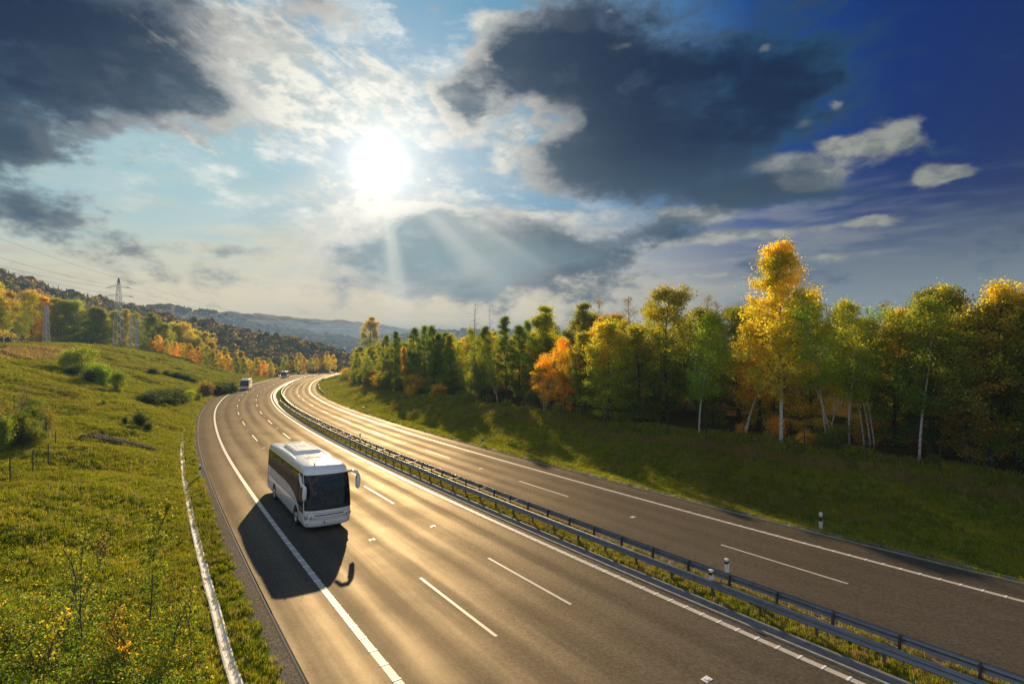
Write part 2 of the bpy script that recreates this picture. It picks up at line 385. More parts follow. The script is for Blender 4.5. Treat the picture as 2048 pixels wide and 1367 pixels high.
def make_ground(name='grass_ground', near=True):
    m, nb, b = mat(name); P = pos(nb)
    n1 = nb.noise(P, .09, 6, .6); n2 = nb.noise(P, .55, 7, .65); n3 = nb.noise(P, 4.0, 6, .7); n4 = nb.noise(P, 22.0, 4, .7)
    ca, sa = math.cos(.5), math.sin(.5)
    px, py, pz = nb.sep(P)
    sv = nb.xyz((px * ca + py * sa) * .25, (py * ca - px * sa) * 1.6, pz * 2.0)
    str_ = nb.noise(sv, 1.3, 6, .65)
    c = nb.mix(nb.ss(n3 * .6 + n2 * .4, .36, .62), (.085, .135, .006), (.24, .28, .010))
    c = nb.mix(nb.ss(n2, .46, .68) * .6, c, (.29, .26, .015))
    c = nb.mix(nb.ss(str_, .54, .68) * .5, c, (.32, .27, .04))
    c = nb.mix(nb.ss(n1, .50, .62) * .4, c, (.17, .13, .035))
    c = nb.mix(nb.ss(n4, .60, .40) * .45, c, (.035, .050, .010))
    rd = nb.node('ShaderNodeAttribute'); rd.attribute_name = 'bare'
    bare = E(nb, rd.outputs['Fac'])
    gv = nb.noise(P, 18.0, 5, .75)
    gc = nb.mix(nb.ss(gv, .35, .7), (.10, .085, .06), (.36, .32, .26))
    c = nb.mix(nb.ss(bare + (n3 - .5) * 1.1 + (n2 - .5) * .6, .42, .60), c, gc)
    fr = nb.node('ShaderNodeAttribute'); fr.attribute_name = 'litter'
    lit = E(nb, fr.outputs['Fac'])
    c = nb.mix(nb.ss(lit + (n3 - .5) * .6, .4, .6), c, nb.mix(nb.ss(n4, .4, .6), (.035, .028, .012), (.14, .09, .03)))
    nb.put(b.inputs['Base Color'], c); b.inputs['Roughness'].default_value = .85
    b.inputs['Specular IOR Level'].default_value = .0
    bump(nb, b, n3 * 1.0 + n4 * .5 + str_ * .5, .6, .18)
    return m
M = {}
M['asphalt'] = make_asphalt(); M['paint'] = make_paint(); M['ground'] = make_ground()
M['curb'] = make_concrete('curb_concrete', (.20, .18, .145), (.34, .31, .25))
M['channel'] = make_concrete('channel_concrete', (.13, .14, .145), (.23, .235, .235), .55)
M['drain'] = make_concrete('drain_concrete', (.62, .61, .59), (.84, .83, .80), .75)
M['steel'] = simple('galvanised_steel', (.27, .29, .315), .36, .75, .3, 3.0)
M['steel_dark'] = simple('weathered_steel', (.13, .14, .15), .55, .6, .3, 2.0)
M['white_plastic'] = simple('white_plastic', (.78, .77, .74), .45, 0, .06, 8.0)
M['black_plastic'] = simple('black_plastic', (.02, .02, .022), .5)
M['reflector'] = simple('amber_reflector', (.55, .22, .05), .25)
M['post_green'] = simple('green_post', (.03, .045, .03), .6)
M['bark'] = simple('bark', (.075, .06, .045), .9, 0, .5, 6.0)
M['stone'] = simple('dark_stone', (.07, .07, .075), .9, 0, .5, 9.0)

# ------------------------------------------------------------------ alignment of the motorway
KN = [-40, -10, 15, 40, 65, 90, 120, 150, 190, 240, 300, 380]
KV = [.00175412, .00065875, .00162537, .0008843, .00194259, .00116734, .0021701, .00078994, .00067909, .00128612, .00049421, .00047938]
ZN = [-40, 20, 80, 140, 220, 380]
ZV = [-.04108851, -.03895593, -.03884049, -.03997393, -.04194807, -.03686686]
S0, S1 = -130, 640
SS = np.arange(S0, S1 + 1, 1.0)
_k = np.interp(SS, KN, KV); _k = np.convolve(np.pad(_k, 6, mode='edge'), np.ones(13) / 13, 'valid')
_k = np.where(SS > 400, .0016, _k)
_i0 = -S0
_th = np.concatenate([[0], np.cumsum(np.interp(SS, KN, KV)[:-1])]); _th = np.concatenate([[0], np.cumsum(_k[:-1])]); _th += -.5838876 - _th[_i0]
_x = np.concatenate([[0], np.cumsum(np.sin(_th[:-1]))]); _y = np.concatenate([[0], np.cumsum(np.cos(_th[:-1]))])
_x += -14.9627 - _x[_i0]; _y += 45.7759 - _y[_i0]
_z = np.concatenate([[0], np.cumsum(np.interp(SS, ZN, ZV)[:-1])]); _z -= _z[_i0]
E1, E2, DZ = .0387, .0343, -.0835
OA, OB, OC, OE, OI, OJ, OK_, OL = -9.70, -7.55, -3.74, 3.52, 6.78, 10.54, 14.29, 16.43
OE2, OI0 = 4.0, 6.48      # inner edges of the two pavements
def surf(o):
    """height of the made road surface relative to the reference line"""
    o = np.asarray(o, float)
    return np.where(o < 5.6, -o * E1, DZ - (o - 8) * E2)
def at(s, o, h=0.0, absz=False):
    s = np.asarray(s, float); o = np.asarray(o, float)
    x = np.interp(s, SS, _x); y = np.interp(s, SS, _y); t = np.interp(s, SS, _th); z = np.interp(s, SS, _z)
    X = x + o * np.cos(t); Y = y - o * np.sin(t); Z = z + surf(o) + h
    return np.stack(np.broadcast_arrays(X, Y, Z), -1)
def heading(s): return float(np.interp(s, SS, _th))
def so_of(X, Y):
    """station and offset of plan points"""
    X = np.atleast_1d(X); Y = np.atleast_1d(Y)
    S_ = np.empty(len(X)); O_ = np.empty(len(X))
    for a in range(0, len(X), 4000):
        dx = X[a:a + 4000, None] - _x; dy = Y[a:a + 4000, None] - _y
        j = (dx * dx + dy * dy).argmin(1); r_ = np.arange(len(j))
        c_, s_ = np.cos(_th[j]), np.sin(_th[j])
        O_[a:a + 4000] = dx[r_, j] * c_ - dy[r_, j] * s_
        S_[a:a + 4000] = SS[j] + dx[r_, j] * s_ + dy[r_, j] * c_
    return S_, O_
def strip(s, os_, hs, name, mt, smooth=True, parent=None, kind=None, close=False, uv=True):
    """sweep a cross-section (offset, height above the road surface) along stations s"""
    s = np.asarray(s, float); os_ = np.asarray(os_, float); hs = np.asarray(hs, float)
    V = at(s[:, None], os_[None, :], hs[None, :]).reshape(-1, 3)
    n, k = len(s), len(os_); i = np.arange(n - 1)[:, None] * k
    j = np.arange(k if close else k - 1)[None, :]; j2 = (j + 1) % k
    F = np.stack([i + j, i + j2, i + k + j2, i + k + j], -1).reshape(-1, 4)
    U = np.stack([np.broadcast_to(os_[None, :], (n, k)).ravel(), np.broadcast_to(s[:, None], (n, k)).ravel()], -1)
    me = mesh(name, V, F, mt, smooth=smooth, uv=U)
    return obj(name, me, parent, kind=kind) if parent is not False else me
s_road = np.concatenate([np.arange(S0, 60, 2.0), np.arange(60, S1 - 1, 3.0)])
road = strip(s_road, np.linspace(OA, OE2, 12), np.zeros(12), 'road', M['asphalt'], kind='structure')
road2 = strip(s_road, np.linspace(OI0, OL, 10), np.zeros(10), 'road', M['asphalt'], kind='structure')

# painted lines: thin sheets 4 mm above the asphalt
def edge_line(o, w, par, name='edge_line'):
    return strip(s_road, [o - w / 2, o + w / 2], [.005, .005], name, M['paint'], parent=par)
edge_line(OB, .25, road); edge_line(OE - .0, .25, road)
edge_line(OK_, .25, road2); edge_line(OI + .04, .13, road2)
def ribs(o, w, s_a, s_b, step, par):
    mb = []; F = []
    ss_ = np.arange(s_a, s_b, step); b = 0; V = []
    for s in ss_:
        q = at(np.array([s, s, s + .07, s + .07]), np.array([o - w / 2, o + w / 2, o + w / 2, o - w / 2]))
        lo = q + (0, 0, .002); hi = q + (0, 0, .016)
        V += list(lo) + list(hi)
        F += [(b + 4, b + 5, b + 6, b + 7), (b, b + 1, b + 5, b + 4), (b + 1, b + 2, b + 6, b + 5), (b + 2, b + 3, b + 7, b + 6), (b + 3, b, b + 4, b + 7)]; b += 8
    obj('rib', mesh('rib', np.array(V), F, M['rib']), par, kind='stuff')
M['rib'] = simple('thick_paint', (.80, .79, .75), .5)
ribs(OB, .27, -60, 30, .95, road); ribs(OE, .30, -60, 60, .72, road); ribs(OK_, .27, -60, 60, .72, road2)
def dash(s, o, par, L=6.0, w=.13):
    ss_ = np.linspace(s, s + L, 4)
    return strip(ss_, [o - w / 2, o + w / 2], [.005, .005], 'lane_dash', M['paint'], parent=par)
for o, s_, par in ((OC, -31.03, road), (0.0, -30.64, road), (OJ, -36.23, road2)):
    for k in range(-3, 23):
        s = s_ + 18 * k
        dash(s, o, par)
        # reflecting stud in a pale patch, midway between the dashes
        q = at(s + 12, o, .0)
        if s < 220:
            mb = MB(); h = heading(s)
            mb.box(q + (0, 0, .006), (.30, .22, .008), -h); mb.box(q + (.0, .0, .018), (.12, .12, .024), -h)
            obj('road_stud', mb.build('road_stud', M['rib']), par)

# kerb strip and concrete channel along the inner edge of the near carriageway
s_far = np.concatenate([np.arange(S0, 60, 2.0), np.arange(60, 460, 3.0)])
ch = strip(s_far, [4.002, 4.02, 4.12, 4.14, 4.30, 4.62, 4.66, 4.70], [-.05, .05, .05, -.02, -.05, .07, .07, -.2], 'drainage_channel', M['channel'], kind='structure', smooth=False)
kb = strip(s_far, [3.99, 4.018, 4.118, 4.14], [-.02, .056, .056, -.02], 'kerb', M['curb'], smooth=False, parent=ch)
# low kerb at the outer edge of the far carriageway
strip(s_far, [OL + .003, OL + .02, OL + .14, OL + .16], [-.05, .05, .05, -.1], 'kerb', M['curb'], smooth=False, kind='structure')
strip(s_far, [OL + .42, OL + .44, OL + .60, OL + .62], [-.1, .07, .07, -.1], 'kerb', M['channel'], smooth=False, kind='structure')
strip(s_far, [OA - .16, OA - .12, OA - .02, OA - .003], [-.1, -.03, -.035, -.08], 'pavement_edge', M['stone'], smooth=False, kind='structure')

# ------------------------------------------------------------------ terrain
def sstep(x, a, b):
    t = np.clip((x - a) / (b - a), 0, 1); return t * t * (3 - 2 * t)
def vnoise(X, Y, sc, seed=0):
    r_ = np.random.default_rng(seed); G = r_.random((257, 257))
    x = (X * sc) % 256; y = (Y * sc) % 256; i = x.astype(int); j = y.astype(int); u = x - i; v = y - j
    u = u * u * (3 - 2 * u); v = v * v * (3 - 2 * v)
    return (G[i, j] * (1 - u) * (1 - v) + G[i + 1, j] * u * (1 - v) + G[i, j + 1] * (1 - u) * v + G[i + 1, j + 1] * u * v) - .5
def bank(s, q):
    """left side: height above the pavement edge at distance q beyond it"""
    zr = np.interp(s, SS, _z)
    slope = np.interp(s, [-80, -25, 5, 30, 70, 190, 235, 300], [.12, .15, .20, .30, .33, .36, .32, .30])
    top = np.interp(s, [-130, -30, 60, 160, 230, 300, 420], [4.0, 5.5, 8.0, 9.0, 8.0, 2.0, -8.0]) - zr
    rise = slope * np.maximum(q - 2.1, 0)
    k = 1.6
    h = -k * np.log(np.exp(-np.minimum(rise, 60) / k) + np.exp(-top / k)) + k * np.log(1 + np.exp(-top / k))
    h = h * sstep(q, 1.9, 6)
    h += -.22 * np.exp(-((q - 1.75) / .45) ** 2)            # drain hollow
    h += -.05 * sstep(q, .2, 1.2)
    # beyond the cutting the land falls away under the embankment
    f = sstep(s, 232, 300)
    emb = -.45 * np.maximum(q - 3.5, 0); emb = np.maximum(emb, -13)
    return h * (1 - f) + emb * f
def verge(s, q):
    """right side: height above the pavement edge"""
    h = -.06 * sstep(q, .1, .6) - .25 * np.exp(-((q - 2.6) / 1.1) ** 2)
    h += 1.9 * sstep(q, 3.0, 11.5) + .10 * sstep(q, 10, 16) * np.maximum(q - 10, 0) * .5
    h = np.minimum(h, 3.6)
    f = sstep(s, 95, 200)
    return h * (1 - f * .45) 
def height(X, Y):
    s, o = so_of(X, Y); return height_so(s, o)
def height_so(s, o):
    s = np.asarray(s, float); o = np.asarray(o, float)
    z0 = np.interp(s, SS, _z)
    zl = z0 + surf(OA) + bank(s, np.maximum(OA - o, 0))
    zr = z0 + surf(OL) + verge(s, np.maximum(o - OL, 0))
    zm = z0 + surf(o)
    return np.where(o < OA, zl, np.where(o > OL, zr, zm))
def ground_z(x, y): return float(height(np.array([x]), np.array([y]))[0])
def P3(s, o, h=0.0):
    q = at(s, o)
    return Vector((float(q[0]), float(q[1]), float(height_so(s, o)) + h))
def side_sheet(offs, s_arr, name, bump_amp):
    s_arr = np.asarray(s_arr); offs = np.asarray(offs)
    Sg, Og = np.meshgrid(s_arr, offs, indexing='ij')
    q = at(Sg, Og); Z = height_so(Sg, Og)
    X, Y = q[..., 0], q[..., 1]
    dist = np.where(Og < 0, OA - Og, Og - OL)
    amp = sstep(dist, .5, 6)
    Z = Z + amp * bump_amp * (vnoise(X, Y, .11, 1) * 1.6 + vnoise(X, Y, .35, 2) * .55 + vnoise(X, Y, .9, 3) * .22)
    V = np.stack([X, Y, Z], -1).reshape(-1, 3)
    n, k = Sg.shape; i = np.arange(n - 1)[:, None] * k; j = np.arange(k - 1)[None]
    F = np.stack([i + j, i + j + 1, i + k + j + 1, i + k + j], -1).reshape(-1, 4)
    bare = np.where(Og < 0, 1.15 - dist / .75 * .75, .62 - dist * .4)
    bare = np.where(Sg > -200, bare, 0)
    litter = np.where(Og > 0, sstep(dist, 11.5, 15), np.where(dist > 75, .45, 0))
    me = mesh(name, V, F, M['ground'], smooth=True, attrs={'bare': ('POINT', bare.ravel()), 'litter': ('POINT', litter.ravel())})
    return obj(name, me, kind='structure')
s_t = np.concatenate([np.arange(S0, -50, 3.0), np.arange(-50, 70, .6), np.arange(70, 300, 1.6), np.arange(300, S1, 8.0)])
qL = np.concatenate([[0, .15], np.arange(.4, 26, .42), np.arange(26, 70, 1.3), np.arange(70, 330, 8)])
side_sheet((OA - .14 - qL)[::-1], s_t, 'grass_bank', 1.0)
qR = np.concatenate([[0, .15], np.arange(.4, 20, .42), np.arange(20, 60, 2), np.arange(60, 360, 10)])
side_sheet(OL + qR, s_t, 'grass_verge', .7)
# central reservation
def median():
    offs = np.concatenate([[4.66], np.arange(4.75, 6.4, .14), [OI0 - .01]])
    s_m = np.concatenate([np.arange(S0, -45, 2.0), np.arange(-45, 40, .25), np.arange(40, 300, 1.2), np.arange(300, S1, 4.0)])
    Sg, Og = np.meshgrid(s_m, offs, indexing='ij'); q = at(Sg, Og)
    za = q[..., 2]; X, Y = q[..., 0], q[..., 1]
    t = (Og - 4.66) / (OI0 - 4.66)
    zz = np.interp(Sg, SS, _z) + (surf(4.66) * (1 - t) + surf(OI0) * t)
    zz = zz - .02 + .05 * np.sin(t * PI) + np.sin(t * PI) * (vnoise(X, Y, 2.2, 5) * .10 + vnoise(X, Y, .6, 6) * .08)
    V = np.stack([X, Y, zz], -1).reshape(-1, 3); n, k = Sg.shape
    i = np.arange(n - 1)[:, None] * k; j = np.arange(k - 1)[None]
    F = np.stack([i + j, i + j + 1, i + k + j + 1, i + k + j], -1).reshape(-1, 4)
    near = sstep(Sg, 10, -35)
    bare = np.where(t > .5, .25 + .3 * near + (t - .5) * .7, .08 + .36 * near)
    me = mesh('central_reservation', V, F, M['ground'], smooth=True, attrs={'bare': ('POINT', bare.ravel()), 'litter': ('POINT', (0 * bare).ravel())})
    obj('central_reservation', me, kind='structure')
median()

# ------------------------------------------------------------------ hills
def hill(name, cols, depth, foot, mt, back=400, nrow=26, ncol=160, rough=3.0, seed=0, shape=1.0):
    """cols: (azimuth deg, crest distance, crest height); ground falls from the crest towards the viewer over 'depth' to height foot"""
    a = np.linspace(cols[0][0], cols[-1][0], ncol); ca = [c[0] for c in cols]
    Rr = np.interp(a, ca, [c[1] for c in cols]); H = np.interp(a, ca, [c[2] for c in cols])
    t = np.linspace(0, 1, nrow)
    rr = (Rr[:, None] - depth * (1 - t)[None]); hh = foot + (H[:, None] - foot) * (t[None] ** shape)
    rb = Rr[:, None] + back * np.linspace(.15, 1, 5)[None]; hb = H[:, None] - (H[:, None] - foot) * np.linspace(.05, 1, 5)[None] ** 1.5
    rr = np.concatenate([rr, rb], 1); hh = np.concatenate([hh, hb], 1)
    X = rr * np.sin(np.radians(a))[:, None]; Y = rr * np.cos(np.radians(a))[:, None]
    hh = hh + (vnoise(X + 5000, Y + 5000, 1 / 60., seed) * rough * 2 + vnoise(X + 5000, Y + 5000, 1 / 14., seed + 1) * rough * .5) * (t[0] + 1)
    V = np.stack([X, Y, hh], -1).reshape(-1, 3); n, k = hh.shape
    i = np.arange(n - 1)[:, None] * k; j = np.arange(k - 1)[None]
    F = np.stack([i + j, i + k + j, i + k + j + 1, i + j + 1], -1).reshape(-1, 4)
    obj(name, mesh(name, V, F, mt, smooth=True), kind='structure')
    return X[:, :nrow], Y[:, :nrow], hh[:, :nrow]
def crest(v, Rr, az, tree=0.0):
    return CAM_H + (675.0 - v) / 1054.9 * Rr * math.cos(R(az)) - tree
def azu(u): return math.degrees(math.atan((u - 1024) / 1054.9))
def cols(pts, tree=0.0):
    return [(azu(u), Rr, crest(v, Rr, azu(u), tree)) for u, v, Rr in pts]
def forest_floor(name, c1, c2, sc):
    m, nb, b = mat(name); P = pos(nb); n = nb.noise(P, sc, 6, .65); n2 = nb.noise(P, sc * .12, 4, .6)
    c = nb.mix(nb.ss(n, .35, .65), c1, c2); c = nb.mix(nb.ss(n2, .4, .65) * .5, c, (.10, .075, .035))
    nb.put(b.inputs['Base Color'], c); b.inputs['Roughness'].default_value = .95; b.inputs['Specular IOR Level'].default_value = .05
    bump(nb, b, n, 1.0, 4.0)
    return m
M['floor1'] = forest_floor('wooded_slope', (.03, .035, .015), (.07, .07, .03), .08)
M['floor2'] = forest_floor('far_woods', (.025, .04, .03), (.06, .07, .045), .012)
# valley floor out to the horizon
def valley():
    a = np.radians(np.linspace(-180, 180, 145)); rr = np.array([60, 120, 200, 300, 420, 600, 900, 1400, 2200, 3500, 6000, 11000.])
    A, Rg = np.meshgrid(a, rr, indexing='ij'); X = Rg * np.sin(A); Y = Rg * np.cos(A)
    z = np.interp(Rg, [60, 300, 600, 1500, 11000], [-17, -32, -48, -60, -60]) 
    z = z + vnoise(X + 20000, Y + 20000, 1 / 300., 9) * 8 * (Rg > 300)
    V = np.stack([X, Y, z], -1).reshape(-1, 3); n, k = z.shape
    i = np.arange(n - 1)[:, None] * k; j = np.arange(k - 1)[None]
    F = np.stack([i + j, i + k + j, i + k + j + 1, i + j + 1], -1).reshape(-1, 4)
    obj('valley_floor', mesh('valley_floor', V, F, M['floor2'], smooth=True), kind='structure')
valley()
H1 = hill('hills', cols([(-1500, 470, 480), (-500, 500, 560), (0, 545, 640), (100, 578, 680), (170, 595, 700), (240, 607, 740), (330, 633, 800), (400, 652, 850), (500, 668, 880), (620, 690, 900)], 9), 330, -16, M['floor1'], 500, seed=11, ncol=220)
H2 = hill('hills', cols([(150, 640, 560), (240, 628, 560), (330, 630, 570), (400, 642, 580), (480, 655, 590), (560, 670, 590), (640, 688, 600), (700, 705, 600), (760, 730, 590)], 9), 250, -34, M['floor1'], 240, seed=21, ncol=160)
H3 = hill('hills', cols([(200, 612, 2300), (350, 616, 2400), (430, 628, 2500), (520, 648, 2600), (600, 662, 2700), (700, 678, 2700), (800, 672, 2600), (900, 662, 2500), (1100, 668, 2500), (1500, 655, 2400), (2100, 650, 2300), (3000, 640, 2200)]), 900, -60, M['floor2'], 700, seed=31, rough=7, ncol=300)
H4 = hill('hills', cols([(200, 630, 5200), (430, 622, 5200), (500, 626, 5200), (540, 633, 5200), (620, 640, 5000), (680, 640, 5000), (740, 650, 5000), (800, 662, 4800), (900, 668, 4600), (1200, 662, 4500), (1700, 655, 4500), (2500, 650, 4500)]), 1400, -60, M['floor2'], 900, seed=41, rough=12, ncol=300)
H5 = hill('hills', cols([(300, 640, 7600), (460, 632, 7600), (500, 627, 7600), (540, 629, 7600), (600, 636, 7600), (700, 641, 7600), (760, 648, 7600), (830, 661, 7600), (900, 664, 7600), (1300, 660, 7600)]), 1500, -60, M['floor2'], 900, seed=51, rough=12, ncol=300)

# ------------------------------------------------------------------ haze
def haze():
    mb = MB(); mb.box((0, 4000, -2), (22000, 20000, 166))
    m = bpy.data.materials.new('haze_air'); m.use_nodes = True; nt = m.node_tree; nt.nodes.clear()
    v = nt.nodes.new('ShaderNodeVolumePrincipled'); o = nt.nodes.new('ShaderNodeOutputMaterial')
    v.inputs['Color'].default_value = (.36, .60, .95, 1); v.inputs['Density'].default_value = .00032; v.inputs['Anisotropy'].default_value = .0
    nt.links.new(v.outputs[0], o.inputs['Volume'])
    obj('haze', mb.build('haze', m), kind='stuff')
haze()

# ------------------------------------------------------------------ foliage materials
def leaf_mat(name='leaves'):
    m = bpy.data.materials.new(name); m.use_nodes = True; nt = m.node_tree; nt.nodes.clear(); nb = NB(nt)
    oi = nb.node('ShaderNodeObjectInfo'); base = E(nb, oi.outputs['Color']); al = E(nb, oi.outputs['Alpha']); rn = E(nb, oi.outputs['Random'])
    a = nb.node('ShaderNodeAttribute'); a.attribute_name = 'rnd'; r_ = E(nb, a.outputs['Fac'])
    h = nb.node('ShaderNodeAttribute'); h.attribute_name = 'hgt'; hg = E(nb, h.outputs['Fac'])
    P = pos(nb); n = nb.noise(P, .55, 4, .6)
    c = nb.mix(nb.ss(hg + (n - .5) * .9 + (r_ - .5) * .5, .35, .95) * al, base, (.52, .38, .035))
    c = nb.mix(nb.ss(n, .58, .42) * .45, c, (.12, .18, .025))
    c = nb.vm('SCALE', c, scale=nb.m('MULTIPLY_ADD', r_, 1.35, 1.12) * nb.m('MULTIPLY_ADD', rn, .3, .85))
    d = nb.node('ShaderNodeBsdfDiffuse'); t = nb.node('ShaderNodeBsdfTranslucent'); g = nb.node('ShaderNodeBsdfGlossy')
    nb.put(d.inputs[0], c)
    c2 = nb.vm('MULTIPLY', c, (1.25, 1.2, .55)); nb.put(t.inputs[0], c2)
    g.inputs['Roughness'].default_value = .45; g.inputs[0].default_value = (.5, .5, .45, 1)
    m1 = nb.node('ShaderNodeMixShader'); m1.inputs[0].default_value = .58
    nt.links.new(d.outputs[0], m1.inputs[1]); nt.links.new(t.outputs[0], m1.inputs[2])
    m2 = nb.node('ShaderNodeMixShader'); m2.inputs[0].default_value = .035
    nt.links.new(m1.outputs[0], m2.inputs[1]); nt.links.new(g.outputs[0], m2.inputs[2])
    o = nb.node('ShaderNodeOutputMaterial'); nt.links.new(m2.outputs[0], o.inputs[0])
    return m
M['leaves'] = leaf_mat()
def birch_bark():
    m, nb, b = mat('birch_bark'); tc = nb.node('ShaderNodeTexCoord'); P = E(nb, tc.outputs['Object'])
    q = nb.vm('MULTIPLY', P, (1.0, 1.0, 4.0)); n = nb.noise(q, 2.2, 5, .7)
    px, py, pz = nb.sep(P)
    dark = nb.ss(n, .53, .62) .max(nb.ss(pz, 1.4, .1) * nb.ss(n, .4, .5))
    c = nb.mix(dark, nb.mix(nb.noise(P, .8, 3), (.46, .43, .38), (.72, .69, .63)), (.05, .045, .035))
    nb.put(b.inputs['Base Color'], c); b.inputs['Roughness'].default_value = .8
    return m
M['birch'] = birch_bark()
M['twig'] = simple('twig_bark', (.11, .085, .065), .9, 0, .4, 4.0)
M['greybark'] = simple('grey_bark', (.20, .18, .16), .9, 0, .4, 4.0)

# ------------------------------------------------------------------ tree builder
PROF = {
 'cone': lambda t: (1.02 - t) ** .56 * min(1, .6 + t * 2.4),
 'egg': lambda t: math.sin(PI * min(1, (t * .93 + .06)) ** .80) ** .7,
 'round': lambda t: math.sqrt(max(0, 1 - (2 * t - 1.0) ** 2)) * .92 + .1,
 'column': lambda t: (1 - t ** 3.2) * min(1, .45 + t * 3),
 'umbrella': lambda t: min(1, .25 + t * 1.6) * (1.04 - t ** 5),
}
def leaf_mesh(C, size, g, hmin, hmax, name, droop=0.0):
    n = len(C)
    a = g.normal(size=(n, 3)); a[:, 2] -= droop; a /= np.linalg.norm(a, axis=1)[:, None]
    b = g.normal(size=(n, 3)); b -= a * (a * b).sum(1)[:, None]; b /= np.linalg.norm(b, axis=1)[:, None]
    s = size * g.uniform(.55, 1.25, n)[:, None]
    V = np.stack([C - a * s * .55, C + b * s * .36 - a * s * .05, C + a * s * .55, C - b * s * .36 + a * s * .08], 1).reshape(-1, 3)
    F = np.arange(4 * n).reshape(n, 4)
    h = np.clip((C[:, 2] - hmin) / (hmax - hmin), 0, 1)
    return mesh(name, V, F, M['leaves'], attrs={'rnd': ('FACE', g.random(n)), 'hgt': ('FACE', h)})
def grow(seed, H, r0, cb, Rm, prof, nbr, up=.5, droop=.0, nleaf=9000, lsize=.2, spread=.28, lean=(0, 0), bend=.35, bark='bark', kind='oak_tree', stems=1, gap=0.0, twigs=4):
    """one tree standing at the origin: Empty > trunk, crown"""
    g = np.random.default_rng(seed); pf = PROF[prof]
    V = []; F = []; MI = []; tips = []; wts = []
    def addt(pts, rad, n, mi):
        v, f = tube(pts, rad, n); b0 = len(V); V.extend(v); F.extend([tuple(i + b0 for i in q) for q in f]); MI.extend([mi] * len(f))
    for st in range(stems):
        Hs = H * (1 if st == 0 else g.uniform(.72, .95)); off = Vector((0, 0, 0)) if st == 0 else Vector((g.normal() * .25, g.normal() * .25, 0))
        ln = Vector((lean[0], lean[1], 0)) + (Vector((g.normal() * .10, g.normal() * .10, 0)) * Hs if stems > 1 else Vector((0, 0, 0)))
        N = 12; tp = []; ph = g.random(2) * 6
        for i in range(N + 1):
            t = i / N
            w = Vector((math.sin(t * 5 + ph[0]) - math.sin(ph[0]), math.sin(t * 4 + ph[1]) - math.sin(ph[1]), 0)) * bend * t * .8
            tp.append(off + ln * (t ** 1.3) + w + Vector((0, 0, Hs * t - .25 * (i == 0))))
        rs = [max(.012, r0 * (1 if st == 0 else .7) * (1 - .93 * (i / N)) * (1.35 if i == 0 else 1)) for i in range(N + 1)]
        addt(tp, rs, 8, 0)
        def tpos(t):
            x = t * N; i = min(int(x), N - 1); return tp[i].lerp(tp[i + 1], x - i)
        nn = nbr if st == 0 else nbr // 2
        for k in range(nn):
            tt = (k + g.random()) / nn; t = cb + (.985 - cb) * tt
            if gap and math.sin(tt * 19 + seed) > 1 - gap: continue
            L = Rm * pf(tt) * g.uniform(.62, 1.12) * (1 if st == 0 else .7); az = k * 2.399 + g.normal() * .35
            e = up + g.normal() * .16 + tt * .35
            p = tpos(t); d = Vector((math.cos(az) * math.cos(e), math.sin(az) * math.cos(e), math.sin(e)))
            pts = [p]; seg = 4
            for i in range(seg):
                d = (d + Vector((g.normal() * .13, g.normal() * .13, g.normal() * .08 - droop * .28))).normalized()
                pts.append(pts[-1] + d * L / seg)
            rb = max(.012, r0 * .30 * (1 - tt * .6)); addt(pts, [rb * (1 - .8 * i / seg) for i in range(seg + 1)], 4, 1)
            for j in range(twigs):
                f = g.uniform(.30, 1.0); x = f * seg; i = min(int(x), seg - 1); q = pts[i].lerp(pts[i + 1], x - i)
                dd = (d + Vector((g.normal() * .75, g.normal() * .75, g.normal() * .5 - droop * .5))).normalized()
                Lt = L * .36 * g.uniform(.5, 1.2) + .15
                tw = [q, q + dd * Lt * .5, q + dd * Lt + Vector((0, 0, -droop * Lt * .6))]
                addt(tw, [rb * .4, rb * .28, .006], 3, 1)
                for w_ in (.45, .75, 1.0):
                    tips.append(tw[0].lerp(tw[2], w_)); wts.append(1.0)
            tips.append(pts[-1]); wts.append(1.2); tips.append(pts[-1].lerp(pts[-2], .5)); wts.append(1.0)
    root = bpy.data.objects.new(kind, None); COL.objects.link(root); root['H'] = H
    me = mesh('trunk', np.array([tuple(v) for v in V]), F, mats=[M[bark], M['twig'] if bark != 'greybark' else M['greybark']], mi=MI, smooth=True)
    obj('trunk', me, root)
    if nleaf:
        T = np.array([tuple(v) for v in tips]); w = np.array(wts) * g.uniform(.45, 1.6, len(T)); w /= w.sum()
        idx = g.choice(len(T), nleaf, p=w); sp = spread * g.uniform(.5, 1.3, len(T))
        C = T[idx] + g.normal(size=(nleaf, 3)) * sp[idx][:, None] * np.array([1, 1, .8])
        C[:, 2] -= np.abs(g.normal(size=nleaf)) * droop * .5
        C = C[C[:, 2] > .1]
        obj('crown', leaf_mesh(C, lsize, g, H * cb * .7, H, 'crown', droop), root)
    return root
PR = {}
def proto(key, *a, **k): PR[key] = grow(*a, **k)
proto('aspen', 3, 18.3, .18, .27, 3.9, 'cone', 96, up=.35, nleaf=52000, lsize=.16, spread=.30, bend=.10, bark='birch', kind='aspen_tree', twigs=5)
proto('birch1', 11, 14, .085, .35, 2.1, 'egg', 42, up=.7, droop=.7, nleaf=15000, lsize=.125, spread=.26, lean=(-.9, .4), bend=.5, bark='birch', kind='birch_tree')
proto('birch2', 12, 14, .08, .40, 1.9, 'egg', 38, up=.8, droop=.8, nleaf=12000, lsize=.125, spread=.24, lean=(.8, 0), bend=.6, bark='birch', kind='birch_tree', gap=.25)
proto('birch3', 13, 14, .08, .30, 2.2, 'egg', 44, up=.7, droop=.7, nleaf=16000, lsize=.125, spread=.27, lean=(.3, -.3), bend=.4, bark='birch', kind='birch_tree', stems=2)
